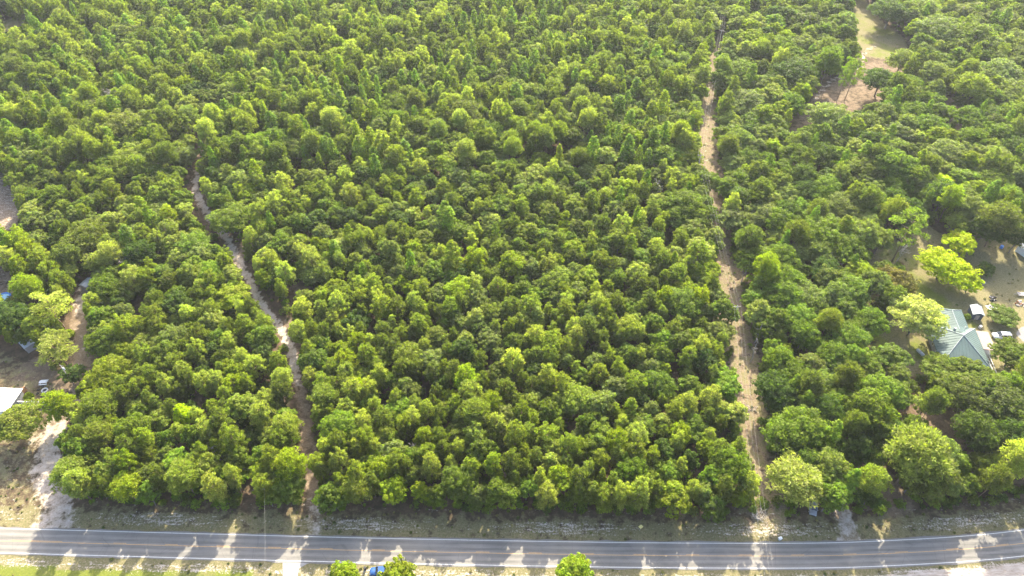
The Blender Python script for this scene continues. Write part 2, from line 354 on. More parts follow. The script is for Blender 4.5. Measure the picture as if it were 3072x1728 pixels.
# ------------------------------------------------------------------ ground
def build_ground():
    X0, X1, Y0, Y1, st = -350, 350, 30, 480, 1.25
    nx = int((X1-X0)/st)+1; ny = int((Y1-Y0)/st)+1
    gx, gy = np.meshgrid(np.linspace(X0, X1, nx), np.linspace(Y0, Y1, ny))
    d, clear, tl, co = fields(gx, gy)
    yr = yroad(gx)
    off = smooth(np.abs(gy-yr), 7, 14)
    edge = np.minimum.reduce([gx-X0, X1-gx, gy-Y0, Y1-gy]); e = smooth(edge, 0, 20)
    z = off*e*(.10*np.sin(gx*.31+gy*.17)+.08*np.sin(gx*.83-gy*.41)+.05*rng.standard_normal(gx.shape))
    zw = off*e*-.18*smooth(-tl, -2.0, -.6)
    z = z*.8+zw
    V = np.stack([gx, gy, z], -1).reshape(-1, 3)
    idx = np.arange(nx*ny).reshape(ny, nx)
    F = np.stack([idx[:-1, :-1], idx[:-1, 1:], idx[1:, 1:], idx[1:, :-1]], -1).reshape(-1, 4)
    cx = .5*(gx[:-1, :-1]+gx[1:, 1:]); cy = .5*(gy[:-1, :-1]+gy[1:, 1:])
    yc = yroad(cx)
    zone = np.zeros(cx.shape, int)
    zone[(np.abs(cy-yc) < 11)] = 1
    zone[dline(cx, cy, CORR) < 6.5] = 2
    zone[dline(cx, cy, TRACK) < 2.2] = 3
    zone[dline(cx, cy, LDRIVE) < 3.0] = 4
    zone[(sdpoly(cx, cy, YARD) < 0)] = 5
    zone[(sdpoly(cx, cy, CLR) < 0) | (sdpoly(cx, cy, CLR2) < 0)] = 6
    zone[(sdpoly(cx, cy, MEAD) < 0) | (sdpoly(cx, cy, LMEAD) < 0)] = 7
    zone[(dline(cx, cy, RDRIVE) < 2.6) & (cy > yc+3.2)] = 8
    zone[(sdpoly(cx, cy, LGRAV1) < 0) | (sdpoly(cx, cy, LGRAV2) < 0)] = 9
    zone = zone.reshape(-1)
    names = ['forest_floor', 'grass_verge', 'power_line_corridor', 'sand_track', 'dirt_driveway', 'house_yard', 'clearing', 'meadow', 'sandy_driveway', 'gravel_area']
    for k, nm in enumerate(names):
        f = F[zone == k]
        if not len(f): continue
        u, inv = np.unique(f.ravel(), return_inverse=True)
        me = mesh_np(nm, V[u], inv.reshape(-1, 4), {a: ('POINT', v.reshape(-1)[u]) for a, v in d.items()}, True)
        tag(link(nm, me, M['ground']), kind='structure')
    # far ring to the horizon
    B = 4000
    V = [(-B, -B, 0), (B, -B, 0), (B, B, 0), (-B, B, 0), (X0, Y0, 0), (X1, Y0, 0), (X1, Y1, 0), (X0, Y1, 0)]
    F = [(0, 1, 5, 4), (1, 2, 6, 5), (2, 3, 7, 6), (3, 0, 4, 7)]
    me = mesh_np('ground', V, F, {a: ('POINT', [0.0]*8) for a in d})
    tag(link('ground', me, M['ground']), kind='structure')
build_ground()

# ------------------------------------------------------------------ road
def normals2(P):
    T = np.gradient(P, axis=0); T /= np.linalg.norm(T, axis=1)[:, None]
    return np.stack([-T[:, 1], T[:, 0]], -1)
NR = normals2(ROAD)
arc = np.concatenate([[0], np.cumsum(np.linalg.norm(np.diff(ROAD, axis=0), axis=1))])
def strip(name, mat, o0, o1, z, s0=None, s1=None, parent=None, acr=False, nn=1):
    if s0 is None: P, N = ROAD, NR
    else:
        ss = np.linspace(s0, s1, max(2, int((s1-s0)/1.5)+1))
        P = np.stack([np.interp(ss, arc, ROAD[:, i]) for i in (0, 1)], -1); N = np.stack([np.interp(ss, arc, NR[:, i]) for i in (0, 1)], -1)
    k = nn+1; V = []; A = []
    for j in range(k):
        o = o0+(o1-o0)*j/nn
        V.append(np.column_stack([P+N*o, np.full(len(P), z)])); A.append(np.full(len(P), j/nn))
    n = len(P); V = np.concatenate(V); A = np.concatenate(A); F = []
    for j in range(nn):
        i = np.arange(n-1); F.append(np.stack([j*n+i, j*n+i+1, (j+1)*n+i+1, (j+1)*n+i], -1))
    return V, np.concatenate(F), A
HW = 2.92
V, F, A = strip('', None, -HW-.45, HW+.45, .045, nn=24)
# ragged pavement edge with a small skirt down to the soil
n_ = len(ROAD); jit = rng.normal(0, .10, n_)
V[:n_, 1] += jit; V[-n_:, 1] -= rng.normal(0, .10, n_)
me = mesh_np('road', V, F, {'across': ('POINT', (A-.07)/.86)}); road = tag(link('road', me, M['asph']), kind='structure')
for side, nm in ((HW, 'edge_line'), (-HW, 'edge_line')):
    V, F, A = strip('', None, side-.07, side+.07, .0495); link(nm, mesh_np(nm, V, F), M['white_line'], road)
V, F, A = strip('', None, -.16, -.05, .0495); link('centre_line', mesh_np('centre_line', V, F), M['yellow_line'], road)
s = 3.0; xs_at = lambda s_: np.interp(s_, arc, ROAD[:, 0])
s_zero = np.interp(at(1605, 1660)[0], ROAD[:, 0], arc)
k = -34
while True:
    a0 = s_zero+k*12.1-1.5; k += 1
    if a0 < 5: continue
    if a0 > arc[-1]-5: break
    if xs_at(a0) < -101:
        if -119 < xs_at(a0) < -107: a1 = a0+12.1
        else: continue
    else: a1 = a0+3.05
    if abs(xs_at(a0)) > 170: continue
    V, F, A = strip('', None, .06, .18, .0495, a0, a1); link('lane_dash', mesh_np('lane_dash', V, F), M['yellow_line'], road)
# concrete apron of the driveway on the near side
M['concrete'] = paint('concrete', (.25, .245, .235), .9, .18, 1.2)
def sheet(name, pts, z, mat, kind='structure', thick=.03):
    mb = MB(); n = len(pts)
    top = [(x, y, z) for x, y in pts]; bot = [(x, y, z-thick) for x, y in pts]
    mb.poly(top+bot, [list(range(n))]+[[i, (i+1) % n, n+(i+1) % n, n+i] for i in range(n)])
    return tag(mb.build(name, mat), kind=kind)
ap = [at(*p) for p in [(840, 1679.5), (848, 1690), (848, 1728), (843, 1800), (838, 1900), (898, 1900), (900, 1800), (893, 1728), (898, 1705), (920, 1692), (960, 1683)]]
sheet('concrete_apron', ap, .036, M['concrete'])

# ------------------------------------------------------------------ tree meshes
def unit(v): return v/np.maximum(np.linalg.norm(v, axis=-1, keepdims=True), 1e-9)
def cards(P, N, U, L, W, g):
    """rhombic leaf cards: centre P, normal N, long axis U"""
    U = unit(U-N*np.sum(U*N, -1, keepdims=True)); Vv = np.cross(N, U)
    L = L[:, None]; W = W[:, None]
    sk = g.uniform(-.3, .3, (len(P), 1))
    q = np.stack([P-U*L, P+Vv*W+U*L*sk, P+U*L, P-Vv*W-U*L*sk], 1)
    return q
def sphere_pts(n, g):
    return unit(g.standard_normal((n, 3)))
def build_cards(Q, lv, cv, name):
    V = Q.reshape(-1, 3); F = np.arange(len(V)).reshape(-1, 4)
    return mesh_np(name, V, F, {'lv': ('FACE', lv), 'cv': ('FACE', cv)})
def limb_mesh(name, paths, sides=5):
    Vs = []; Fs = []; o = 0
    for pts, r0, r1 in paths:
        pts = np.array(pts, float); n = len(pts)
        T = unit(np.gradient(pts, axis=0)); a = np.cross(T, [0.31, .87, .21]); a = unit(a); b = np.cross(T, a)
        for i in range(n):
            r = r0+(r1-r0)*i/(n-1)
            for k_ in range(sides):
                t = 2*math.pi*k_/sides; Vs.append(pts[i]+(a[i]*math.cos(t)+b[i]*math.sin(t))*r)
        for i in range(n-1):
            for k_ in range(sides):
                k2 = (k_+1) % sides; Fs.append((o+i*sides+k_, o+i*sides+k2, o+(i+1)*sides+k2, o+(i+1)*sides+k_))
        o += n*sides
    return mesh_np(name, Vs, Fs, None, True)
def bend(a, b, g, k=.08, n=5):
    a = np.array(a, float); b = np.array(b, float); L = np.linalg.norm(b-a)
    t = np.linspace(0, 1, n)[:, None]; p = a+(b-a)*t
    p[1:-1] += g.normal(0, L*k, (n-2, 3))
    p[:, 2] += np.sin(t[:, 0]*math.pi)*L*.06
    return p

def crown_from_tufts(T, Rt, cv, per, g, L, W, kind, squash=.8):
    """T tuft centres, Rt radii; per cards per tuft"""
    P = []; N = []; U = []; lv = []; cc = []
    for c, r, v in zip(T, Rt, cv):
        n = max(8, int(per*(r/np.mean(Rt))**1.6))
        d = sphere_pts(n, g)
        d[:, 2] = np.where((d[:, 2] < -.25) & (g.random(n) < .75), -d[:, 2], d[:, 2])
        rad = r*(.55+.5*g.random(n)**.6)
        p = c+d*rad[:, None]*np.array([1, 1, squash])
        if kind == 'pine':
            u = unit(d+np.array([0, 0, .55])+g.normal(0, .25, (n, 3))); nn = unit(np.cross(u, sphere_pts(n, g)))
            nn = unit(nn+d*.5)
        else:
            nn = unit(d+np.array([0, 0, .25])+g.normal(0, .55, (n, 3))); u = sphere_pts(n, g)
        P.append(p); N.append(nn); U.append(u); lv.append(g.random(n)); cc.append(np.full(n, v))
    P = np.concatenate(P); N = np.concatenate(N); U = np.concatenate(U); lv = np.concatenate(lv); cc = np.concatenate(cc)
    n = len(P)
    Q = cards(P, N, U, g.uniform(L*.7, L*1.3, n), g.uniform(W*.7, W*1.3, n), g)
    return Q, lv, cc

def poisson_sphere(n, g, zmin=-.3):
    """roughly even directions"""
    out = []
    i = np.arange(n)+.5; phi = np.pi*(1+5**.5)*i
    z = 1-(1-zmin)*i/n; r = np.sqrt(np.maximum(0, 1-z*z))
    d = np.stack([r*np.cos(phi), r*np.sin(phi), z], -1)+g.normal(0, .16, (n, 3))
    return unit(d)

def make_oak(seed, Rr=3.6, H=10., base=.22, lobes=20, sub=7, per=46, leaf=.24, open_=0.0, flat=1.0):
    g = np.random.default_rng(seed)
    zc = H*(base+1)/2; hz = H*(1-base)/2
    D = poisson_sphere(lobes, g, -.75)
    low = g.uniform(.72, 1.08, lobes)
    low[g.random(lobes) < .18] *= .8
    asym = 1+.16*np.cos(np.arctan2(D[:, 1], D[:, 0])-g.uniform(0, 6.28))+.1*np.cos(2*np.arctan2(D[:, 1], D[:, 0])-g.uniform(0, 6.28))
    Lr = g.uniform(.24, .40, lobes)*Rr
    shape = np.array([Rr, Rr, hz*flat])
    Lc = D*(shape-Lr[:, None]*.8)*low[:, None]; Lc[:, :2] *= asym[:, None]
    # wide below the shoulder, domed on top
    Lc[:, 2] += np.where(D[:, 2] < 0, Rr*.12, 0)
    Lc += np.array([0, 0, zc])
    Lc = np.vstack([Lc, [[0, 0, zc+hz*.5], [Rr*.2, -Rr*.2, zc-hz*.1], [0, 0, zc-hz*.2]]]); Lr = np.concatenate([Lr, [Rr*.4, Rr*.4, Rr*.42]])
    T = []; Rt = []; cv = []
    for c, r in zip(Lc, Lr):
        if open_ and g.random() < open_: continue
        v = g.random()
        k_ = sub+int(3*(r/np.mean(Lr)-1)); dd = poisson_sphere(max(4, k_), g, -.35)
        out = c-np.array([0, 0, zc-hz*.4]); out = out/max(np.linalg.norm(out), .1)
        for q in dd:
            if np.dot(q, out) < -.55: continue
            T.append(c+q*r*np.array([1, 1, .75])*g.uniform(.75, 1.15)); Rt.append(r*g.uniform(.34, .56)); cv.append(np.clip(v*.6+g.random()*.4, 0, 1))
    T = np.array(T); Rt = np.array(Rt)
    Q, lv, cc = crown_from_tufts(T, Rt, cv, per, g, leaf, leaf*.62, 'oak', .72)
    crown = build_cards(Q, lv, cc, 'crown')
    paths = [(bend((0, 0, -.2), (g.normal(0, .2), g.normal(0, .2), zc), g, .015, 6), .042*Rr+.05, .025*Rr)]
    for i in g.permutation(lobes)[:min(lobes, 12)]:
        z0 = g.uniform(H*base*.8, zc); e = Lc[i]; paths.append((bend((0, 0, z0), e, g, .06), .018*Rr, .006*Rr))
    return crown, limb_mesh('trunk', paths)

def make_pine(seed, Rr=3.0, H=11., base=.32, tufts=70, per=62, leaf=.24, cone=.5, tr=.6):
    g = np.random.default_rng(seed)
    T = []; Rt = []; cv = []; paths = [(bend((0, 0, -.2), (g.normal(0, .25), g.normal(0, .25), H*.94), g, .008, 7), .03*H**.8*.33+.06, .04)]
    whorls = int(6+g.integers(0, 3)); zs = np.linspace(H*base, H*.97, whorls)
    n_each = max(3, tufts//whorls)
    for wi, z in enumerate(zs):
        t = (z-H*base)/(H*(1-base))
        env = Rr*((1-t)**cone)*(.55+.45*min(1, t/.25)) if t > .02 else Rr*.6
        env = max(env, Rr*.16)
        nb = max(1, int(n_each*(env/Rr)*1.25)); ph = g.uniform(0, 6.28)
        v = g.random()
        for b in range(nb):
            a = ph+2*math.pi*b/nb+g.normal(0, .25); rr = env*g.uniform(.62, 1.12)
            e = np.array([math.cos(a)*rr, math.sin(a)*rr, z+rr*.12+g.normal(0, .30)])
            T.append(e); Rt.append(tr*g.uniform(.75, 1.25)*(Rr/3.0)**.5); cv.append(np.clip(v*.4+g.random()*.6, 0, 1))
            if rr > Rr*.5:
                q = e*np.array([.55, .55, 1])+np.array([g.normal(0, .3), g.normal(0, .3), .15]); T.append(q); Rt.append(tr*g.uniform(.7, 1.0)*(Rr/3.0)**.5); cv.append(g.random())
            if b % 2 == 0 and z < H*.85:
                z0 = z-rr*.35; paths.append((bend((0, 0, z0), e, g, .05, 4), .035+.01*rr, .015))
    T.append(np.array([0, 0, H*.97])); Rt.append(tr*.7); cv.append(.8)
    Q, lv, cc = crown_from_tufts(np.array(T), np.array(Rt), cv, per, g, leaf, leaf*.38, 'pine', .85)
    return build_cards(Q, lv, cc, 'crown'), limb_mesh('trunk', paths)

def make_gum(seed, Rr=2.6, H=12., base=.2, per=42, leaf=.23):
    g = np.random.default_rng(seed)
    T = []; Rt = []; cv = []
    n = 60
    for i in range(n):
        t = (i+.5)/n; t = t**.85
        env = Rr*(1-t)**.5*(.65+.35*min(1, t/.2)); a = i*2.399+g.normal(0, .3)
        rr = env*g.uniform(.55, 1.0); z = H*(base+(1-base)*t)
        T.append([math.cos(a)*rr, math.sin(a)*rr, z-.1*rr+g.normal(0, .15)]); Rt.append(max(.32, .30*Rr*(1-t*.5)*g.uniform(.8, 1.2))); cv.append(g.random())
    for t in np.linspace(.1, .95, 10): T.append([0, 0, H*(base+(1-base)*t)]); Rt.append(.5*(1-t)+.3); cv.append(.5)
    Q, lv, cc = crown_from_tufts(np.array(T), np.array(Rt), cv, per, g, leaf, leaf*.66, 'oak', .8)
    paths = [(bend((0, 0, -.2), (0, 0, H*.92), g, .006, 6), .16, .03)]
    for i in range(0, n, 6): paths.append((bend((0, 0, T[i][2]-.6), T[i], g, .05, 4), .04, .015))
    return build_cards(Q, lv, cc, 'crown'), limb_mesh('trunk', paths)

def make_bush(seed, Rr=1.2, H=1.5, per=34, leaf=.16, nt=12):
    g = np.random.default_rng(seed)
    D = poisson_sphere(nt, g, 0.0); T = D*np.array([Rr*.75, Rr*.75, H*.6])*g.uniform(.6, 1.1, (nt, 1))+np.array([0, 0, H*.3])
    Q, lv, cc = crown_from_tufts(T, g.uniform(.3, .5, nt)*Rr, g.random(nt), per, g, leaf, leaf*.6, 'oak', .8)
    return build_cards(Q, lv, cc, 'crown')
def make_snag(seed, H=8, spread=2.5, n=14):
    g = np.random.default_rng(seed); top = np.array([g.normal(0, .4), g.normal(0, .4), H])
    tr = bend((0, 0, -.2), top, g, .03, 7); P = [(tr, .17, .04)]
    for i in range(n):
        t = g.uniform(.35, .98); s0 = top*t; a = g.uniform(0, 6.28); L = spread*g.uniform(.4, 1)*(1.2-t*.5)
        e = s0+np.array([math.cos(a)*L, math.sin(a)*L, L*g.uniform(.2, .9)]); b = bend(s0, e, g, .08, 5); P.append((b, .06, .02))
        for _ in range(4):
            s1 = b[g.integers(1, 5)]; a2 = a+g.normal(0, 1); l2 = L*g.uniform(.25, .5)
            P.append((bend(s1, s1+np.array([math.cos(a2)*l2, math.sin(a2)*l2, l2*g.uniform(.1, .9)]), g, .1, 4), .03, .012))
    return limb_mesh('trunk', P, 4)

KIND = {}      # kind -> list of (crown mesh, trunk mesh, R, H)
KIND['oak'] = [(*make_oak(100+i, 3.6, 10, lobes=18+i % 4, sub=7), 3.6, 10.) for i in range(7)]
KIND['bigoak'] = [(*make_oak(200+i, 6.2, 13, base=.2, lobes=30+2*(i % 3), sub=8, per=46, leaf=.27), 6.2, 13.) for i in range(5)]
KIND['pine'] = [(*make_pine(300+i, 3.0, 11, base=.30+.04*(i % 3), tufts=84, leaf=.27, per=42, tr=.52, cone=.30+.09*(i % 3)), 3.0, 11.) for i in range(7)]
KIND['bigpine'] = [(*make_pine(400+i, 4.4, 17, base=.52+.05*(i % 2), tufts=84, per=56, leaf=.32, cone=.40, tr=.85), 4.4, 17.) for i in range(4)]
KIND['openpine'] = [(*make_pine(450+i, 3.8, 19, base=.42, tufts=34, per=46, leaf=.34, cone=.35, tr=.8), 3.8, 19.) for i in range(3)]
KIND['gum'] = [(*make_gum(500+i), 2.6, 12.) for i in range(5)]
for kn in KIND:
    for cr, tk, _, _ in KIND[kn]:
        cr.materials.append(M['needle' if 'pine' in kn else 'leaf']); tk.materials.append(M['bark_pine' if 'pine' in kn else 'bark_oak'])
BUSH = [make_bush(600+i) for i in range(5)]
for b_ in BUSH: b_.materials.append(M['leaf'])
NAME = {'oak': 'oak_tree', 'bigoak': 'oak_tree', 'pine': 'pine_tree', 'bigpine': 'pine_tree', 'gum': 'sweetgum_tree', 'openpine': 'pine_tree'}

TINT = {  # leaf colours (linear albedo)
 'olive': (0.165, 0.195, 0.035), 'pale olive': (0.236, 0.261, 0.067), 'yellow-green': (0.192, 0.233, 0.019), 'deep green': (0.073, 0.108, 0.025), 'mid green': (0.123, 0.167, 0.025),
 'grey-green': (0.156, 0.186, 0.055), 'bright green': (0.156, 0.219, 0.030), 'lime': (0.308, 0.362, 0.007), 'rusty green': (0.165, 0.143, 0.042), 'cream-flowered pale green': (0.308, 0.312, 0.105), 'dark olive': (0.110, 0.134, 0.032)}

# hand-placed crowns: source tile origin/scale, then (cx, cy, width, kind, tint, height)
HERO = []
def tile(ox, oy, sc, L):
    for cx, cy, wd, kd, tn, h in L: HERO.append((ox+cx*sc, oy+cy*sc, wd*sc, kd, tn, h))
tile(2304, 576, .3975, [
 (400, 310, 350, 'bigoak', 'mid green', 13), (720, 320, 300, 'bigoak', 'grey-green', 14), (850, 360, 200, 'bigoak', 'grey-green', 11), (420, 580, 250, 'bigoak', 'deep green', 10),
 (620, 740, 340, 'bigoak', 'mid green', 11), (290, 810, 300, 'bigoak', 'grey-green', 11), (570, 900, 250, 'oak', 'mid green', 10), (960, 680, 310, 'bigoak', 'rusty green', 11),
 (1130, 950, 400, 'bigoak', 'cream-flowered pale green', 12.5), (1450, 385, 250, 'oak', 'lime', 8), (1330, 560, 400, 'bigoak', 'lime', 9), (1530, 690, 190, 'oak', 'lime', 6),
 (1530, 130, 240, 'bigoak', 'grey-green', 13), (1770, 200, 300, 'bigpine', 'dark olive', 17), (1900, 330, 260, 'bigoak', 'deep green', 12), (1640, 280, 260, 'bigoak', 'deep green', 11),
 (1775, 930, 230, 'oak', 'mid green', 4), (1850, 1230, 270, 'oak', 'mid green', 8), (1300, 1330, 300, 'oak', 'mid green', 8.5), (1530, 1360, 300, 'oak', 'mid green', 8.5),
 (920, 1250, 280, 'oak', 'mid green', 9), (620, 1110, 300, 'bigoak', 'mid green', 11), (270, 1080, 250, 'bigoak', 'mid green', 11), (90, 970, 220, 'oak', 'mid green', 11), (90, 1280, 240, 'bigoak', 'mid green', 11),
 (130, 660, 300, 'bigoak', 'mid green', 12), (90, 500, 260, 'bigoak', 'mid green', 12), (90, 230, 260, 'bigoak', 'mid green', 12), (240, 130, 200, 'oak', 'bright green', 10),
 (540, 130, 330, 'bigoak', 'grey-green', 12), (760, 60, 260, 'bigoak', 'mid green', 12), (380, 60, 200, 'oak', 'bright green', 10), (420, 960, 200, 'oak', 'mid green', 9),
 (500, 1370, 240, 'oak', 'deep green', 9), (320, 1310, 230, 'oak', 'grey-green', 10), (750, 1350, 250, 'oak', 'mid green', 9), (1330, 30, 260, 'bigoak', 'deep green', 13), (940, 60, 220, 'bigoak', 'deep green', 12)])
tile(2304, 0, .3975, [
 (190, 560, 330, 'bigoak', 'deep green', 15), (260, 340, 250, 'bigoak', 'grey-green', 13), (90, 360, 240, 'bigoak', 'mid green', 13), (300, 180, 290, 'bigoak', 'dark olive', 14), (560, 170, 240, 'oak', 'bright green', 13),
 (850, 610, 280, 'bigoak', 'deep green', 12), (1010, 460, 230, 'bigoak', 'grey-green', 12), (1060, 660, 250, 'bigoak', 'mid green', 12),
 (1240, 570, 270, 'bigoak', 'grey-green', 14), (1270, 240, 340, 'bigoak', 'grey-green', 16), (1560, 290, 330, 'bigoak', 'mid green', 16), (1540, 650, 280, 'bigpine', 'olive', 16), (1760, 560, 330, 'bigoak', 'grey-green', 14),
 (1860, 700, 260, 'bigoak', 'grey-green', 13), (470, 900, 340, 'bigoak', 'grey-green', 13), (740, 940, 280, 'bigoak', 'dark olive', 12), (1080, 860, 300, 'bigoak', 'mid green', 12), (900, 850, 240, 'oak', 'mid green', 11),
 (980, 1010, 250, 'oak', 'grey-green', 11), (1220, 960, 270, 'bigoak', 'mid green', 12), (1340, 850, 160, 'oak', 'bright green', 9), (950, 1260, 370, 'bigoak', 'mid green', 17), (1340, 1170, 340, 'bigoak', 'grey-green', 12),
 (1700, 1210, 270, 'bigoak', 'grey-green', 12), (1560, 1050, 240, 'bigoak', 'mid green', 11), (1760, 1010, 270, 'bigoak', 'mid green', 12), (180, 1170, 260, 'bigoak', 'mid green', 12), (400, 1170, 250, 'bigoak', 'deep green', 12),
 (100, 1050, 220, 'oak', 'mid green', 11), (590, 1100, 220, 'oak', 'dark olive', 10), (1290, 1390, 220, 'oak', 'lime', 9), (1450, 1350, 240, 'oak', 'bright green', 10), (1700, 1380, 320, 'bigoak', 'mid green', 11),
 (720, 1390, 240, 'oak', 'mid green', 10), (440, 1430, 300, 'bigoak', 'bright green', 12), (930, 90, 300, 'bigoak', 'deep green', 14), (1180, 90, 280, 'bigoak', 'grey-green', 14), (1460, 110, 260, 'bigoak', 'grey-green', 13),
 (1730, 150, 300, 'bigoak', 'dark olive', 13), (1890, 320, 260, 'bigoak', 'grey-green', 13), (1650, 850, 230, 'oak', 'mid green', 10), (1880, 860, 250, 'bigoak', 'mid green', 12), (1870, 1130, 220, 'bigoak', 'deep green', 11),
 (1450, 780, 130, 'oak', 'dark olive', 8), (60, 620, 220, 'bigoak', 'deep green', 12), (40, 180, 190, 'oak', 'bright green', 13), (50, 940, 200, 'oak', 'mid green', 11)])
tile(1536, 576, .3975, [
 (1330, 110, 300, 'bigoak', 'mid green', 12), (1240, 190, 190, 'oak', 'mid green', 10), (1370, 280, 230, 'oak', 'grey-green', 10), (1520, 350, 190, 'oak', 'grey-green', 10), (1410, 440, 240, 'oak', 'pale olive', 10),
 (1480, 570, 180, 'oak', 'yellow-green', 8), (1290, 840, 320, 'bigoak', 'mid green', 11), (1540, 800, 200, 'oak', 'grey-green', 9), (1560, 1060, 220, 'oak', 'grey-green', 9), (1400, 1110, 210, 'oak', 'mid green', 9),
 (1130, 1120, 200, 'oak', 'bright green', 9), (1600, 1440, 230, 'oak', 'bright green', 9), (1650, 210, 250, 'oak', 'grey-green', 10), (1745, 260, 120, 'oak', 'grey-green', 8), (1730, 350, 150, 'oak', 'mid green', 9),
 (1860, 520, 330, 'bigoak', 'mid green', 12), (1830, 820, 220, 'oak', 'mid green', 10), (980, 500, 210, 'oak', 'mid green', 9), (560, 660, 250, 'oak', 'yellow-green', 9), (340, 670, 260, 'bigoak', 'olive', 10),
 (190, 950, 160, 'gum', 'pale olive', 11), (980, 310, 150, 'oak', 'grey-green', 9), (700, 400, 170, 'oak', 'mid green', 9), (580, 500, 150, 'oak', 'mid green', 8), (820, 560, 170, 'oak', 'grey-green', 8),
 (410, 830, 150, 'pine', 'pale olive', 10), (700, 900, 170, 'pine', 'olive', 11), (860, 1040, 220, 'bigoak', 'olive', 11), (1060, 990, 170, 'oak', 'mid green', 10), (880, 1230, 190, 'oak', 'mid green', 9),
 (630, 1290, 170, 'oak', 'grey-green', 9), (800, 1310, 120, 'pine', 'olive', 10), (470, 1010, 150, 'pine', 'pale olive', 10), (410, 1160, 160, 'pine', 'olive', 10), (660, 1360, 170, 'pine', 'olive', 10)])
tile(1536, 1100, .4334, [
 (245, 870, 180, 'pine', 'pale olive', 10), (460, 870, 140, 'pine', 'olive', 9), (650, 890, 180, 'pine', 'olive', 9), (620, 770, 90, 'gum', 'yellow-green', 10), (830, 720, 240, 'bigoak', 'mid green', 11),
 (1110, 900, 270, 'oak', 'yellow-green', 9), (1080, 740, 200, 'oak', 'mid green', 9), (1520, 700, 300, 'bigoak', 'mid green', 12), (1370, 770, 160, 'oak', 'bright green', 9), (1480, 160, 200, 'oak', 'bright green', 9),
 (1550, 320, 170, 'oak', 'pale olive', 8), (1400, 980, 190, 'oak', 'deep green', 8), (100, 840, 160, 'oak', 'bright green', 8), (80, 590, 110, 'pine', 'olive', 9), (890, 440, 220, 'oak', 'mid green', 9), (1020, 130, 240, 'bigoak', 'mid green', 10),
 (510, 400, 150, 'oak', 'mid green', 9), (600, 470, 180, 'oak', 'mid green', 9), (250, 470, 190, 'pine', 'olive', 9), (260, 310, 200, 'oak', 'mid green', 9), (820, 290, 150, 'gum', 'yellow-green', 11), (450, 240, 260, 'bigoak', 'olive', 10)])
tile(2304, 1100, .4334, [
 (190, 790, 400, 'bigpine', 'pale olive', 12), (440, 890, 250, 'oak', 'bright green', 11), (560, 770, 150, 'oak', 'mid green', 9), (720, 790, 230, 'bigpine', 'olive', 12), (200, 430, 430, 'bigoak', 'mid green', 12),
 (690, 320, 340, 'bigoak', 'mid green', 14), (1040, 600, 430, 'bigpine', 'olive', 17), (1050, 740, 400, 'bigoak', 'dark olive', 13), (1360, 810, 190, 'oak', 'mid green', 7), (1540, 790, 200, 'oak', 'yellow-green', 7), (1740, 640, 260, 'bigpine', 'pale olive', 15),
 (1340, 180, 330, 'bigoak', 'dark olive', 12), (1600, 280, 400, 'bigoak', 'dark olive', 13), (1440, 470, 300, 'bigoak', 'deep green', 12), (880, 190, 270, 'oak', 'mid green', 10), (620, 570, 240, 'oak', 'deep green', 10),
 (400, 600, 140, 'oak', 'bright green', 9), (470, 250, 260, 'oak', 'mid green', 11), (1030, 430, 190, 'oak', 'mid green', 8), (830, 480, 260, 'oak', 'mid green', 11), (1100, 260, 180, 'oak', 'pale olive', 8), (700, 900, 180, 'oak', 'deep green', 7)])
tile(0, 1100, .4334, [
 (490, 730, 270, 'bigpine', 'olive', 10), (760, 720, 220, 'pine', 'olive', 10), (870, 830, 230, 'bigpine', 'yellow-green', 9.5), (1270, 760, 270, 'bigpine', 'olive', 11), (690, 270, 260, 'bigpine', 'olive', 12), (930, 450, 260, 'bigoak', 'mid green', 11),
 (120, 400, 330, 'bigoak', 'olive', 8), (390, 250, 200, 'pine', 'yellow-green', 12), (700, 110, 250, 'oak', 'yellow-green', 9), (1270, 340, 150, 'oak', 'lime', 9), (1490, 545, 100, 'pine', 'yellow-green', 8),
 (1650, 650, 200, 'oak', 'mid green', 9), (1050, 620, 150, 'pine', 'olive', 8), (480, 520, 170, 'oak', 'mid green', 7), (690, 480, 220, 'bigpine', 'olive', 11), (1440, 700, 200, 'oak', 'olive', 10), (1020, 880, 160, 'oak', 'bright green', 8), (1150, 510, 130, 'oak', 'mid green', 9), (1330, 480, 160, 'oak', 'mid green', 10)])
tile(768, 1100, .4334, [
 (590, 440, 290, 'bigoak', 'bright green', 11), (700, 850, 210, 'bigpine', 'olive', 10), (520, 900, 260, 'oak', 'mid green', 9), (960, 850, 200, 'oak', 'yellow-green', 9), (1140, 860, 150, 'oak', 'yellow-green', 8), (1260, 890, 170, 'oak', 'mid green', 8),
 (1400, 800, 240, 'bigoak', 'mid green', 10), (1530, 900, 150, 'oak', 'grey-green', 8), (240, 680, 250, 'bigpine', 'yellow-green', 12), (200, 830, 280, 'oak', 'mid green', 9), (430, 670, 150, 'pine', 'olive', 10), (1180, 300, 130, 'pine', 'pale olive', 10),
 (1520, 320, 230, 'bigpine', 'olive', 12), (850, 710, 230, 'bigoak', 'yellow-green', 9), (1090, 640, 190, 'oak', 'mid green', 9), (1030, 400, 140, 'pine', 'olive', 10), (830, 560, 110, 'pine', 'pale olive', 10), (690, 560, 110, 'pine', 'pale olive', 10), (480, 560, 120, 'pine', 'pale olive', 10),
 (480, 210, 220, 'bigpine', 'olive', 11), (370, 70, 130, 'pine', 'pale olive', 10), (710, 130, 120, 'oak', 'lime', 9), (820, 270, 110, 'pine', 'pale olive', 10), (210, 420, 220, 'bigpine', 'olive', 11), (180, 80, 150, 'bigpine', 'pale olive', 11), (900, 500, 190, 'oak', 'olive', 9), (60, 620, 170, 'oak', 'mid green', 9)])
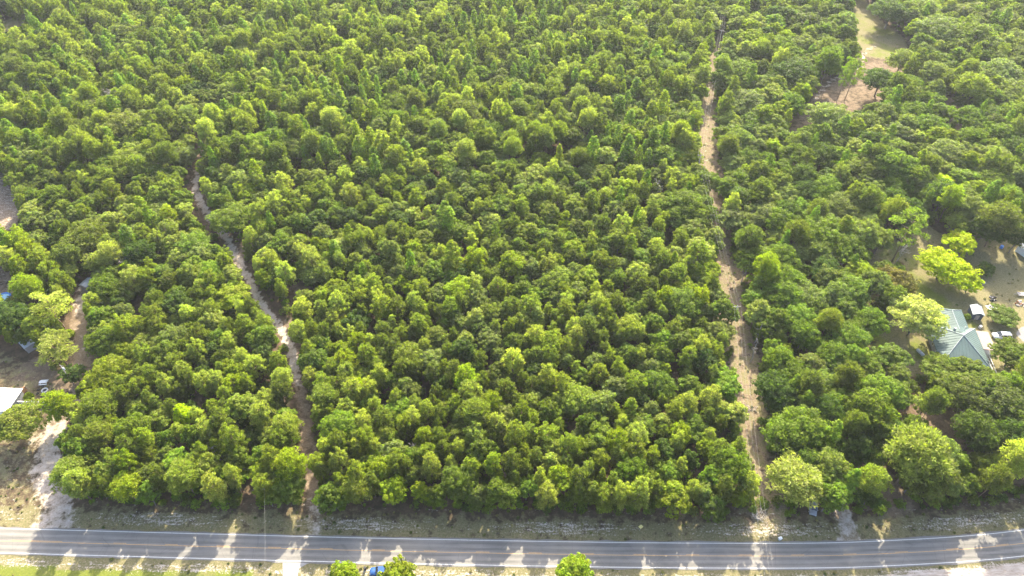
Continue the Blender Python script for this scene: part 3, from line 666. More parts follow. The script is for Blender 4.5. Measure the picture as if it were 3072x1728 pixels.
tile(0, 576, .3975, [
 (130, 360, 180, 'pine', 'yellow-green', 12), (200, 430, 180, 'pine', 'yellow-green', 12), (290, 510, 180, 'pine', 'olive', 12), (370, 590, 170, 'pine', 'olive', 12), (450, 660, 160, 'pine', 'olive', 12),
 (200, 720, 210, 'bigpine', 'yellow-green', 14), (370, 850, 310, 'openpine', 'pale olive', 14), (90, 950, 300, 'bigoak', 'deep green', 12), (410, 1170, 300, 'openpine', 'pale olive', 12), (560, 1370, 190, 'oak', 'deep green', 6),
 (780, 730, 270, 'bigoak', 'mid green', 11), (760, 950, 200, 'oak', 'mid green', 10), (780, 1130, 260, 'bigoak', 'mid green', 11), (850, 1370, 350, 'bigoak', 'yellow-green', 10), (640, 350, 330, 'bigoak', 'dark olive', 12), (520, 480, 240, 'bigoak', 'dark olive', 12),
 (830, 460, 200, 'bigpine', 'pale olive', 13), (990, 150, 160, 'oak', 'pale olive', 9), (1730, 200, 310, 'bigoak', 'mid green', 10), (1450, 400, 270, 'bigoak', 'bright green', 10), (1000, 640, 200, 'pine', 'pale olive', 11), (1110, 640, 160, 'pine', 'olive', 11),
 (1590, 620, 230, 'bigoak', 'bright green', 10), (1340, 780, 190, 'oak', 'mid green', 9), (1240, 620, 200, 'oak', 'mid green', 9), (1740, 780, 300, 'oak', 'yellow-green', 8), (1000, 1000, 180, 'oak', 'yellow-green', 9), (1640, 1110, 200, 'oak', 'mid green', 9), (1700, 1260, 190, 'oak', 'mid green', 9), (1100, 1140, 250, 'oak', 'olive', 9)])
tile(0, 0, .4141, [
 (900, 270, 240, 'bigoak', 'grey-green', 15), (900, 930, 340, 'bigoak', 'olive', 15), (960, 1160, 320, 'bigoak', 'olive', 12), (1330, 210, 190, 'gum', 'bright green', 16), (905, 440, 90, 'gum', 'bright green', 14), (630, 520, 170, 'gum', 'bright green', 15),
 (580, 650, 190, 'gum', 'bright green', 15), (1565, 200, 90, 'gum', 'bright green', 14), (1710, 360, 90, 'gum', 'bright green', 14), (1210, 450, 140, 'gum', 'bright green', 14), (860, 720, 190, 'oak', 'grey-green', 11), (430, 640, 110, 'gum', 'bright green', 12),
 (360, 530, 110, 'gum', 'bright green', 13), (230, 530, 170, 'bigpine', 'dark olive', 15), (1500, 440, 170, 'oak', 'olive', 13), (1690, 640, 120, 'gum', 'bright green', 13), (1250, 960, 170, 'oak', 'olive', 11), (1350, 1130, 170, 'oak', 'grey-green', 10), (1560, 1060, 150, 'oak', 'yellow-green', 10), (1330, 620, 180, 'bigoak', 'yellow-green', 12),
 (200, 820, 180, 'bigoak', 'olive', 12), (1620, 330, 160, 'bigpine', 'dark olive', 15), (1200, 300, 120, 'gum', 'bright green', 15)])
tile(800, 0, .4141, [
 (160, 90, 120, 'gum', 'bright green', 17), (260, 90, 120, 'gum', 'bright green', 17), (590, 110, 110, 'gum', 'bright green', 16), (870, 450, 110, 'gum', 'yellow-green', 16), (1080, 590, 100, 'gum', 'bright green', 15), (680, 1080, 180, 'gum', 'yellow-green', 15),
 (780, 270, 90, 'gum', 'bright green', 14), (860, 250, 90, 'gum', 'bright green', 14), (930, 330, 90, 'gum', 'bright green', 14), (770, 50, 130, 'gum', 'bright green', 15), (1790, 540, 90, 'gum', 'bright green', 14), (590, 630, 100, 'gum', 'bright green', 13), (560, 1190, 80, 'gum', 'yellow-green', 10),
 (950, 890, 180, 'bigoak', 'mid green', 13), (1440, 820, 250, 'bigpine', 'dark olive', 15), (1140, 1050, 150, 'oak', 'olive', 11), (560, 1060, 190, 'bigoak', 'olive', 12), (270, 440, 230, 'bigoak', 'olive', 13), (920, 200, 180, 'bigpine', 'olive', 16), (1740, 230, 160, 'bigoak', 'olive', 13), (330, 550, 170, 'oak', 'olive', 12), (1290, 1180, 190, 'oak', 'yellow-green', 10),
 (1650, 970, 230, 'bigoak', 'mid green', 12), (1830, 800, 170, 'bigpine', 'dark olive', 14)])
tile(1900, 80, .5656, [
 (260, 200, 170, 'bigoak', 'mid green', 12), (170, 240, 180, 'bigoak', 'mid green', 12), (260, 300, 110, 'oak', 'pale olive', 10), (170, 430, 150, 'oak', 'mid green', 10), (300, 410, 130, 'oak', 'mid green', 10), (260, 490, 150, 'oak', 'mid green', 10), (160, 560, 160, 'oak', 'yellow-green', 10),
 (300, 610, 110, 'oak', 'grey-green', 8), (190, 680, 150, 'oak', 'mid green', 10), (300, 700, 160, 'oak', 'yellow-green', 9), (240, 790, 110, 'oak', 'grey-green', 8), (370, 820, 160, 'oak', 'mid green', 10), (560, 240, 190, 'bigoak', 'mid green', 12), (640, 290, 110, 'oak', 'mid green', 9),
 (540, 350, 90, 'oak', 'pale olive', 9), (600, 410, 230, 'bigoak', 'grey-green', 12), (620, 510, 150, 'oak', 'mid green', 10), (510, 570, 160, 'oak', 'mid green', 10), (590, 690, 180, 'bigoak', 'mid green', 10), (560, 810, 150, 'oak', 'mid green', 10), (560, 910, 170, 'oak', 'mid green', 11), (690, 1010, 200, 'bigoak', 'grey-green', 11), (270, 950, 220, 'bigoak', 'mid green', 12), (700, 560, 120, 'oak', 'mid green', 9)])

trees = []    # (x, y, radius, height, kind, tint, hero)
for px, py, wd, kd, tn, h in HERO:
    h = h*(1.13 if py > 1230 else 1.0); zc = h*(.62 if 'pine' not in kd else .72)
    x, y = at(px, py, zc); r = wd/2*depth(y, zc)/FPX
    trees.append([x, y, r, h, kd, tn, True])
# deliberately placed pines whose trunks show in the clearings: base, top
def by_base(bx, by, r, h, kd, tn):
    x, y = at(bx, by); trees.append([x, y, r, h, kd, tn, True])
by_base(2509, 306, 3.4, 20, 'openpine', 'mid green'); by_base(2532, 304, 4.4, 21, 'openpine', 'mid green'); by_base(2460, 262, 6.0, 19, 'bigoak', 'mid green')
by_base(2676, 783, 5.6, 22, 'openpine', 'mid green'); by_base(235, 1270, 3.2, 13, 'openpine', 'yellow-green')
by_base(2665, 318, 5, 15, 'bigoak', 'dark olive')
# the near side of the road (crowns that rise into the frame)
for px, wd, h, kd, tn, y in [(1033, 105, 10, 'oak', 'yellow-green', 61.8), (1197, 110, 10, 'oak', 'yellow-green', 62), (1724, 112, 11.2, 'oak', 'yellow-green', 63.2)]:
    x = (px-1536)*depth(y, h*.7)/FPX; trees.append([x, y, wd/2*depth(y, h*.7)/FPX, h, kd, tn, True])

# the rest of the wood

# open ground that stays in view: no crown of the wood rises in front of it
SEEN = [[(2366, 398), (2400, 340), (2443, 274), (2490, 240), (2560, 200), (2590, 150), (2560, 60), (2555, 0), (2600, 0), (2650, 70), (2720, 150), (2700, 250), (2567, 330), (2464, 320), (2421, 372)],
        [(2700, 720), (2790, 700), (2900, 700), (3072, 720), (3072, 1080), (2990, 1130), (2900, 1090), (2750, 1130), (2760, 1000), (2740, 900), (2720, 800)],
        [(0, 1120), (110, 1120), (200, 1110), (225, 1180), (190, 1260), (120, 1330), (150, 1400), (170, 1500), (0, 1500)], [(0, 520), (40, 570), (62, 625), (35, 680), (0, 680)], [(0, 790), (70, 840), (40, 880), (0, 880)],
        [(2835, 285), (2870, 300), (2885, 390), (2850, 380)], [(590, 500), (600, 600), (640, 700), (625, 700), (585, 640)], [(225, 940), (262, 930), (262, 1090), (235, 1090)], [(2590, 1020), (2640, 1000), (2640, 1080), (2600, 1070)], [(0, 70), (70, 40), (80, 60), (0, 110)]]
SEEN = [np.array(p, float) for p in SEEN]
for A_, B_ in zip([(590, 520), (602, 610), (634, 660), (680, 715), (739, 823), (787, 918), (853, 1002), (876, 1049), (888, 1121), (906, 1192)], [(602, 610), (634, 660), (680, 715), (739, 823), (787, 918), (853, 1002), (876, 1049), (888, 1121), (906, 1192), (924, 1312)]):
    SEEN.append(np.array([(A_[0]-7, A_[1]), (A_[0]+9, A_[1]), (B_[0]+9, B_[1]), (B_[0]-7, B_[1])], float))
NSEEN = len(SEEN)-10
def hides(x, y, r, h):
    for z, q in ((h*.62, .95), (h*.9, .6)):
        d_ = depth(y, z); u = (CAM_H-z)*math.cos(PITCH)-y*math.sin(PITCH)
        px, py = 1536+FPX*x/d_, 864+FPX*u/d_
        if not (-60 < px < 3130): continue
        rp = r*FPX/d_*q
        for iP, P in enumerate(SEEN):
            if px < P[:, 0].min()-rp or px > P[:, 0].max()+rp or py < P[:, 1].min()-rp or py > P[:, 1].max()+rp: continue
            if float(sdpoly(np.array([px]), np.array([py]), P)[0]) < rp*(.55 if iP < NSEEN else .75): return True
    return False
def fillwood():
    cell = 4.0; grid = {}
    def near(x, y, r):
        k = 3
        for i in range(int(x//cell)-k, int(x//cell)+k+1):
            for j in range(int(y//cell)-k, int(y//cell)+k+1):
                for (a, b, q) in grid.get((i, j), ()):
                    if (a-x)**2+(b-y)**2 < (.60*(q+r))**2: return True
        return False
    def put(x, y, r): grid.setdefault((int(x//cell), int(y//cell)), []).append((x, y, r))
    for t in trees: put(t[0], t[1], t[2]*.92)
    N = 60000
    X = rng.uniform(-345, 345, N); Y = rng.uniform(78, 470, N)
    _, clear, tl, co = fields(X, Y)
    _, c1, _, _ = fields(X, Y-2.0)
    ok = ~clear & (np.abs(X) < 60+Y*.80)
    patch = np.sin(X*.045+1.3)*np.cos(Y*.038+.4)+.6*np.sin(X*.11-Y*.07)+rng.normal(0, .35, N)
    out = []
    for x, y, p in zip(X[ok], Y[ok], patch[ok]):
        east = x > np.interp(y, CORR[:, 1], CORR[:, 0])+4
        far = min(1, max(0, (y-150)/180))
        u = rnd.random()
        if east:
            kd = 'bigoak' if u < .55 else ('oak' if u < .85 else ('bigpine' if u < .95 else 'gum'))
        elif y > 215:
            kd = 'gum' if u < .17+.14*p else ('bigpine' if u < .50 else ('oak' if u < .78 else 'bigoak'))
        elif y > 150: kd = 'pine' if u < .38-.1*p else ('oak' if u < .93 else ('gum' if u < .965 else 'bigoak'))
        else: kd = 'pine' if u < .54-.14*p else ('oak' if u < .95 else 'bigoak')
        sc = rnd.uniform(.62, 1.32)
        if kd == 'oak': r = 3.35*sc*(1+.42*far); h = (8.0+1.5*rnd.random())*(.55+.45*sc)*(1+.30*far)
        elif kd == 'bigoak': r = rnd.uniform(4.2, 6.2)*(.85 if not east and y < 215 else 1); h = rnd.uniform(10, 12.5)*(1+.15*far)
        elif kd == 'pine': r = 2.75*sc*(1+.2*far); h = (9.5+2*rnd.random())*(.6+.4*sc)*(1+.2*far)
        elif kd == 'bigpine': r = rnd.uniform(3.0, 4.6); h = rnd.uniform(12.5, 16.5)
        else: r = 2.9*sc*(1+.25*far); h = (12+3.5*rnd.random())*(.7+.3*sc)*(1+.1*far)
        if y-yroad(x) > 24 and math.sin(x*.19+2*math.sin(y*.05))*math.sin(y*.17+1.7*math.sin(x*.06)) > .90: continue
        if y-yroad(x) < 26: h *= 1.2
        if near(x, y, r*.92): continue
        if hides(x, y, r, h): continue
        v = rnd.random()
        if kd in ('pine', 'bigpine'):
            tn = ('dark olive' if (east and v < .6) else 'grey-green' if v < .35*far else 'pale olive' if v < .35-.15*far else 'olive' if v < .75 else 'yellow-green' if v < .85-.1*far else 'dark olive')
        elif kd == 'gum': tn = 'bright green' if v < .7 else 'yellow-green'
        else:
            if east or far > .7: tn = ('mid green' if v < .32 else 'deep green' if v < .52 else 'grey-green' if v < .84 else 'bright green' if v < .92 else 'olive')
            else: tn = ('mid green' if v < .38 else 'bright green' if v < .55 else 'yellow-green' if v < .70-.08*far else 'deep green' if v < .80 else 'grey-green' if v < .92 else 'olive')
        put(x, y, r*.92); out.append([x, y, r, h, kd, tn, False])
    return out
trees += fillwood()

def onscreen(x, y, z):
    d_ = depth(y, z); u = (CAM_H-z)*math.cos(PITCH)-y*math.sin(PITCH)
    return 1536+FPX*x/d_, 864+FPX*u/d_, d_
for t in trees:
    px, py, d_ = onscreen(t[0], t[1], t[3]*.6); rp = t[2]*FPX/d_
    t += [px, py, rp, (-rp < px < 3072+rp) and (-rp*1.2 < py < 1728+rp*1.5)]
# the 300 of each kind that show largest are single things, the rest one stand per kind
NUMW = ['first', 'second', 'third', 'fourth', 'fifth', 'sixth', 'seventh', 'eighth', 'ninth', 'tenth', 'eleventh', 'twelfth', 'thirteenth', 'fourteenth', 'fifteenth', 'sixteenth', 'seventeenth', 'eighteenth', 'nineteenth', 'twentieth']
TENS = ['', '', 'twenty', 'thirty', 'forty', 'fifty', 'sixty', 'seventy', 'eighty', 'ninety']; TENTH = ['', '', 'twentieth', 'thirtieth', 'fortieth', 'fiftieth', 'sixtieth', 'seventieth', 'eightieth', 'ninetieth']
def word(i):
    n = i+1
    return NUMW[i] if n <= 20 else (TENTH[n//10] if n % 10 == 0 else TENS[n//10]+'-'+NUMW[n % 10-1])
single = []; rest = {}
for nm in ('oak_tree', 'pine_tree', 'sweetgum_tree'):
    L = [t for t in trees if NAME[t[4]] == nm]
    L.sort(key=lambda t: (-int(t[10]), -int(t[6]), -float(t[9])))
    single += [t for t in L[:300] if t[10]]; rest[nm] = [t for t in L[:300] if not t[10]]+L[300:]

def place_of(t):
    """landmark row the tree belongs to, and a coordinate that orders the row"""
    x, y = t[0], t[1]; X = np.array([x]); Y = np.array([y])
    dn = y-float(yroad(x)); tl = float(dline(X, Y, TRACK)[0]); co = float(dline(X, Y, CORR)[0]); ld = float(dline(X, Y, LDRIVE)[0])
    xt = np.interp(y, TRACK[:, 1], TRACK[:, 0]); xc = np.interp(y, CORR[:, 1], CORR[:, 0])
    if dn < 0: return ('near side of the road', 'from the left', x)
    if dn < 16:
        if x < TRACK[0, 0]: return ('road front west of the sandy track', 'from the left', x)
        if x < CORR[0, 0]: return ('road front between sandy track and power line', 'from the left', x)
        return ('road front east of the power line', 'from the left', x)
    if tl < 8 and y < 232: return ('left edge of the sandy track' if x < xt else 'right edge of the sandy track', 'from the road', y)
    if co < 11.5: return ('left edge of the power line corridor' if x < xc else 'right edge of the power line corridor', 'from the road', y)
    if ld < 9 or float(sdpoly(X, Y, LCLEAR)[0]) < 6: return ('left homestead', 'from the road', y)
    if float(sdpoly(X, Y, YARD)[0]) < 7: return ('yard of the green-roofed house', 'from the road', y)
    if float(sdpoly(X, Y, CLR)[0]) < 8: return ('rim of the sandy clearing at upper right', 'from the road', y)
    side = 'west wood' if x < xt else ('east wood' if x > xc else 'centre wood')
    for lim, band in ((98, 'front'), (112, 'near'), (130, 'lower'), (150, 'lower middle'), (175, 'middle'), (205, 'upper middle'), (245, 'upper'), (300, 'far'), (999, 'farthest')):
        if y < lim: return ('IN', side, band)
SP = {'oak': 'oak', 'bigoak': 'oak', 'pine': 'pine', 'bigpine': 'pine', 'gum': 'sweetgum', 'openpine': 'pine'}
WH = {'near side of the road': ('on the near side of the road', 'trees on the near side of the road'), 'yard of the green-roofed house': ('around the green-roofed house', 'trees around the green-roofed house'),
      'left homestead': ('beside the left homestead and drive', 'trees beside the left homestead'), 'rim of the sandy clearing at upper right': ('round the upper right clearing', 'trees round the upper right clearing'),
      'road front west of the sandy track': ('at the road, west of the track', 'trees along the road west of the track'), 'road front between sandy track and power line': ('at the road, centre wood', 'trees along the road front of the centre wood'),
      'road front east of the power line': ('at the road, east wood', 'trees along the road front of the east wood')}
def labels():
    rows = {}
    for t in single:
        p = place_of(t); sz = 'big' if t[2] > 4.4 else ('small' if t[2] < 2.6 else 'medium')
        rows.setdefault((p[0] if p[0] != 'IN' else ('IN', p[1], p[2]), SP[t[4]], t[5], sz), []).append((t, p))
    for (pl_, sp, tint, sz), L in rows.items():
        inner = not isinstance(pl_, str)
        L.sort(key=lambda a: a[0][0] if inner else a[1][2])
        if inner: where = 'in the %s band of the %s' % (pl_[2], pl_[1]); grp = 'trees in the %s band of the %s' % (pl_[2], pl_[1]); fr = 'from left'
        else:
            where, grp = WH.get(pl_, ('on the '+pl_, 'trees on the '+pl_)); fr = 'from left' if L[0][1][1] == 'from the left' else 'from the road'
            where = where.replace('power line corridor', 'power corridor')
        for i, (t, p) in enumerate(L):
            t.append((' '.join([word(i), sz, tint, sp, fr, where]) if len(L) > 1 else ' '.join(['only', sz, tint, sp, where]), grp))
labels()
tri_rng = random.Random(3)
for t in single:
    x, y, r, h, kd, tn = t[:6]; lab, grp = t[-1]
    cr, tk, R0, H0 = KIND[kd][tri_rng.randrange(len(KIND[kd]))]
    e = empty(NAME[kd], (x, y, 0), tri_rng.uniform(0, 6.28), (r/R0, r/R0*tri_rng.uniform(.92, 1.08), h/H0))
    tag(e, lab[:1].lower()+lab[1:], 'tree', grp)
    c = TINT[tn]; k_ = tri_rng.uniform(.92, 1.08)
    o = link('crown', cr, None, e); o.color = (c[0]*k_*tri_rng.uniform(.94, 1.06), c[1]*k_, c[2]*tri_rng.uniform(.85, 1.15), 1)
    link('trunk', tk, None, e)

# ------------------------------------------------------------------ stands: geometry nodes instancing for what is beyond 300 of a kind and undergrowth
def gn_scatter(name, P, rotz, scl, sources, label, cat, colname):
    """one object: points that carry instances of the meshes in an unlinked collection"""
    col = bpy.data.collections.new(colname)
    for me, colr in sources:
        o = bpy.data.objects.new('source', me); o.color = (*colr, 1); col.objects.link(o)
    me = bpy.data.meshes.new(name); me.vertices.add(len(P)); me.vertices.foreach_set('co', np.asarray(P, np.float32).ravel())
    a = me.attributes.new('rz', 'FLOAT', 'POINT'); a.data.foreach_set('value', np.asarray(rotz, np.float32))
    a = me.attributes.new('scl', 'FLOAT_VECTOR', 'POINT'); a.data.foreach_set('vector', np.asarray(scl, np.float32).ravel())
    a = me.attributes.new('pick', 'INT', 'POINT'); a.data.foreach_set('value', rng.integers(0, len(sources), len(P)).astype(np.int32))
    ob = bpy.data.objects.new(name, me); C.objects.link(ob)
    ng = bpy.data.node_groups.new(name, 'GeometryNodeTree')
    ng.interface.new_socket('Geometry', in_out='INPUT', socket_type='NodeSocketGeometry'); ng.interface.new_socket('Geometry', in_out='OUTPUT', socket_type='NodeSocketGeometry')
    N = ng.nodes; L = ng.links
    gi = N.new('NodeGroupInput'); go = N.new('NodeGroupOutput'); ip = N.new('GeometryNodeInstanceOnPoints'); ci = N.new('GeometryNodeCollectionInfo')
    ci.inputs['Collection'].default_value = col; ci.inputs['Separate Children'].default_value = True; ci.inputs['Reset Children'].default_value = True
    def na(nm, ty):
        q = N.new('GeometryNodeInputNamedAttribute'); q.data_type = ty; q.inputs['Name'].default_value = nm; return q.outputs['Attribute']
    cx = N.new('ShaderNodeCombineXYZ'); L.new(na('rz', 'FLOAT'), cx.inputs[2])
    L.new(gi.outputs[0], ip.inputs['Points']); L.new(ci.outputs[0], ip.inputs['Instance']); ip.inputs['Pick Instance'].default_value = True
    L.new(na('pick', 'INT'), ip.inputs['Instance Index'])
    try: L.new(cx.outputs[0], ip.inputs['Rotation'])
    except Exception: pass
    L.new(na('scl', 'FLOAT_VECTOR'), ip.inputs['Scale']); L.new(ip.outputs[0], go.inputs[0])
    md = ob.modifiers.new('scatter', 'NODES'); md.node_group = ng
    return tag(ob, label, cat, kind='stuff')
def pal(*names): return [TINT[n_] for n_ in names]
WM = {'oak_tree': leafmat('oak_wood_leaves', .48, .6, palette=pal('mid green', 'olive', 'grey-green', 'deep green', 'grey-green', 'mid green', 'dark olive', 'yellow-green', 'pale olive')),
      'pine_tree': leafmat('pine_wood_needles', .44, .6, palette=pal('grey-green', 'pale olive', 'olive', 'dark olive', 'dark olive')),
      'sweetgum_tree': leafmat('sweetgum_wood_leaves', .48, .6, palette=pal('bright green', 'yellow-green', 'bright green'))}
UNDER = leafmat('undergrowth_leaves', .48, .6, palette=pal('mid green', 'deep green', 'bright green', 'mid green', 'dark olive'))
TUFT = leafmat('grass_blades', .3, .6, palette=[(.12, .13, .04), (.20, .17, .08), (.085, .11, .03)])
def join_np(crown, trunk, kd):
    me = bpy.data.meshes.new('whole_tree')
    bm = bmesh.new(); bm.from_mesh(crown); nf = len(bm.faces); bm.from_mesh(trunk); bm.faces.ensure_lookup_table()
    for f in bm.faces[nf:]: f.material_index = 1
    bm.to_mesh(me); bm.free()
    me.materials.append(WM[NAME[kd]]); me.materials.append(trunk.materials[0]); return me
STINT = {'oak_tree': ['mid green', 'olive', 'deep green', 'grey-green', 'bright green', 'mid green'], 'pine_tree': ['olive', 'pale olive', 'dark olive'], 'sweetgum_tree': ['bright green', 'yellow-green']}
JO = {k: [join_np(c, t, k) for c, t, _, _ in KIND[k][:5]] for k in KIND}
for nm, L in rest.items():
    if not L: continue
    src = []; kds = [k for k in KIND if NAME[k] == nm]
    base = kds[0]; R0, H0 = KIND[base][0][2:]
    for me in JO[base]:
        src.append((me, (1, 1, 1)))
    P = [(t[0], t[1], 0) for t in L]; sc = [(t[2]/R0, t[2]/R0, t[3]/H0) for t in L]
    nice = {'oak_tree': ('oak_wood', 'distant mixed green oaks closing the wood behind and between the nearer trees'), 'pine_tree': ('pine_wood', 'distant olive pines filling the far wood'), 'sweetgum_tree': ('sweetgum_wood', 'distant pointed bright sweetgums in the far wood')}[nm]
    gn_scatter(nice[0], P, [rnd.uniform(0, 6.28) for _ in L], sc, src, nice[1], 'wood', nm+'_sources')
def copies(L, mat):
    out = []
    for b in L:
        c_ = b.copy(); c_.materials.clear(); c_.materials.append(mat); out.append(c_)
    return out
def undergrowth():
    N = 26000
    X = rng.uniform(-330, 330, N); Y = rng.uniform(76, 400, N)
    _, clear, tl, co = fields(X, Y)
    ok = ~clear & (np.abs(X) < 55+Y*.78) & (rng.random(N) < np.where(Y < 200, .9, .45))
    P = np.stack([X[ok], Y[ok], np.zeros(ok.sum())], -1); n = len(P)
    # ragged edge: shrubs and saplings in front of the trunks along the road, the corridor and the track
    Xe = np.concatenate([rng.uniform(-170, 180, 2600), rng.uniform(40, 125, 5200), rng.uniform(-140, -40, 2600)]); Ye = np.concatenate([rng.uniform(78, 92, 2600), rng.uniform(86, 345, 5200), rng.uniform(86, 230, 2600)])
    de, cle, tle, coe = fields(Xe, Ye); dne = Ye-yroad(Xe)
    oke = (((dne > 10.0) & (dne < 14) & (rng.random(len(Xe)) < .45)) | ((coe > 2.6) & (coe < 7) & (dne > 12) & (rng.random(len(Xe)) < .45)) | ((tle > 1.9) & (tle < 4) & (dne > 12) & (rng.random(len(Xe)) < .45))) & (dline(Xe, Ye, RDRIVE) > 3) & (dline(Xe, Ye, LDRIVE) > 4) & (tle > 1.9) & (sdpoly(Xe, Ye, LCLEAR) > 0) & (np.hypot(Xe-at(2438, 1524)[0], Ye-at(2438, 1524)[1]) > 4.5)
    Pe = np.stack([Xe[oke], Ye[oke], np.zeros(oke.sum())], -1); ne = len(Pe)
    P = np.concatenate([P, Pe]); n = len(P)
    s0 = rng.uniform(.7, 1.7, n); s0[-ne:] = rng.uniform(.35, 1.25, ne)**1.2
    src = [(b, (1, 1, 1)) for b in copies(BUSH, UNDER)]
    gn_scatter('undergrowth', P, rng.uniform(0, 6.28, n), np.stack([s0, s0, s0*rng.uniform(.8, 1.5, n)], -1), src, 'low leafy green undergrowth covering the forest floor between the trunks', 'undergrowth', 'undergrowth_sources')
    # weeds and tufts on verge, corridor and yards
    N = 30000
    X = rng.uniform(-170, 230, N); Y = rng.uniform(60, 340, N)
    d, clear, tl, co = fields(X, Y); yr = yroad(X); dn = Y-yr; X = X+0.0
    onroad = np.abs(dn) < 3.6
    w_ = np.where(np.abs(dn) < 13, .25+.5*smooth(np.abs(dn), 6, 11), 0); w_ = np.maximum(w_, np.where(co < 7, .35, 0)); w_ = np.maximum(w_, np.where((tl < 5) & (tl > 1.6), .8, 0))
    w_ = np.maximum(w_, np.where(clear & (d['grass'] > .4) & (np.abs(dn) > 13), .30, 0))
    house = (np.hypot(X-129, Y-132) < 12) | (np.hypot(X-157, Y-136) < 6)
    ld_ = dline(X, Y, LDRIVE) < 3.4; rd_ = dline(X, Y, RDRIVE) < 3; sd_ = dline(X, Y, SDRIVE) < 3
    ok = clear & ~onroad & ~house & ~ld_ & ~rd_ & ~sd_ & (rng.random(N) < w_) & (tl > 1.5)
    P = np.stack([X[ok], Y[ok], np.zeros(ok.sum())], -1); n = len(P); s0 = rng.uniform(.12, .38, n)
    src = [(b, (1, 1, 1)) for b in copies(BUSH, TUFT)]
    gn_scatter('grass_tufts', P, rng.uniform(0, 6.28, n), np.stack([s0, s0, s0*.7], -1), src, 'low grass tufts and weeds on the verge, corridor and yards', 'grass', 'tuft_sources')
undergrowth()

# ------------------------------------------------------------------ things
M['roof'] = None
def seam_roof(name, col, pitch=.6, rough=.42):
    m, n, l, b = newmat(name)
    tc = n.new('ShaderNodeTexCoord'); g = n.new('ShaderNodeNewGeometry')
    t = noise(n, l, .5, 5, .6, g.outputs['Position']).outputs[0]; t2 = noise(n, l, 3, 5, .7, g.outputs['Position']).outputs[0]
    c = ramp(n, l, mathn(n, l, 'ADD', mathn(n, l, 'MULTIPLY', t, .6), mathn(n, l, 'MULTIPLY', t2, .4)), [(.3, tuple(x*.78 for x in col)), (.52, col), (.7, tuple(min(1, x*1.2) for x in col))])
    l.new(c, b.inputs['Base Color']); b.inputs['Roughness'].default_value = rough; setspec(b, .25)
    return m
M['teal'] = seam_roof('green_metal_roof', (.095, .140, .132), rough=.62); M['silver'] = seam_roof('silver_metal_roof', (.30, .33, .35), rough=.4); M['whiteroof'] = seam_roof('white_metal_roof', (.62, .64, .64), rough=.5)
M['tan'] = paint('tan_roofing', (.24, .19, .17), .8); M['wall'] = paint('grey_siding', (.30, .29, .30), .8, .1); M['white'] = paint('white_paint', (.74, .73, .70), .6, .08)
M['glass'] = paint('dark_glass', (.03, .035, .04), .12, .2, 1, 0, .6); M['rubber'] = paint('black_rubber', (.022, .022, .022), .8); M['black'] = paint('black_plastic', (.03, .03, .032), .6)
M['carwhite'] = paint('white_car_paint', (.74, .74, .74), .25, .02, 1, 0, .5); M['carblue'] = paint('blue_car_paint', (.03, .09, .26), .25, .06, 1, 0, .6); M['cargrey'] = paint('grey_car_paint', (.26, .27, .29), .3, .05, 1, 0, .5)
M['chrome'] = paint('bright_metal', (.5, .5, .5), .3, .05, 1, .8); M['pole'] = paint('weathered_pole', (.30, .27, .24), .9, .25, 4); M['wire'] = paint('aluminium_wire', (.30, .29, .27), .5, .1)
M['bluetarp'] = paint('blue_plastic', (.04, .20, .62), .5); M['stone'] = paint('pale_stone', (.42, .38, .34), .9, .3, 3); M['sign'] = paint('faded_yellow_sign', (.52, .44, .16), .5, .1); M['tank'] = paint('tank_paint', (.52, .55, .56), .4, .08)
M['red'] = paint('red_lens', (.45, .03, .02), .3); M['rust'] = paint('rusty_metal', (.26, .12, .06), .85, .35, 3); M['brick'] = paint('orange_panel', (.42, .23, .12), .9, .2); M['plank'] = paint('weathered_plank', (.42, .38, .34), .85, .25, 2); M['greywood'] = paint('grey_wood', (.30, .28, .27), .9, .25, 3)

def shell_roof(corners, top, mat, name, parent, t=.14):
    """hip roof as a solid shell: corners (4, at eave height) and ridge points (1 or 2)"""
    mb = MB(); c = [Vector(p) for p in corners]; tp = [Vector(p) for p in top]
    if len(tp) == 1: f = [[0, 1, 4], [1, 2, 4], [2, 3, 4], [3, 0, 4]]
    else: f = [[0, 1, 4], [1, 2, 5, 4], [2, 3, 5], [3, 0, 4, 5]]
    mb.poly(c+tp, f)
    dn = Vector((0, 0, -t)); k = [p+dn for p in c]
    for i in range(4):
        j = (i+1) % 4; mb.poly([c[i], c[j], k[j], k[i]], [[0, 1, 2, 3]])
    mb.poly(k, [[0, 1, 2, 3]])
    return mb.build(name, mat, parent)
def seams(a, b, apexes, n, mat, parent, off=.03):
    """raised seams running up one roof plane from the eave a-b, ending on the hip lines"""
    a, b = Vector(a), Vector(b); e = (b-a)
    A0, A1 = Vector(apexes[0]), Vector(apexes[-1])
    up0 = None
    u = e.normalized(); nrm = u.cross(A0-a).normalized()
    if nrm.z < 0: nrm = -nrm
    sl = nrm.cross(u).normalized()
    if sl.z < 0: sl = -sl
    H_ = (A0-a).dot(sl); s0 = (A0-a).dot(u); s1 = (A1-a).dot(u); L = e.length
    if s0 > s1: s0, s1 = s1, s0
    first = None
    for i in range(1, n):
        s = L*i/n
        h = H_*(s/s0 if s < s0 else ((L-s)/(L-s1) if s > s1 else 1))
        if h < .3: continue
        p = a+u*s+nrm*off; q = p+sl*h
        MB().tube(p, q, .035, .035, 4).build('roof_seam', mat, parent)
def add_window(parent, x, y, z, rz, w_=1.0, h_=1.3):
    f = MB()
    for dx, dz, sx, sz in ((0, h_/2+.05, w_+.2, .1), (0, -h_/2-.05, w_+.2, .1), (-w_/2-.05, 0, .1, h_), (w_/2+.05, 0, .1, h_), (0, 0, w_, .05)):
        f.box((dx, 0, dz), (sx, .1, sz))
    o = f.build('window', M['white'], parent, (x, y, z), rz)
    MB().box((0, 0, 0), (w_, .04, h_)).build('pane', M['glass'], o); return o

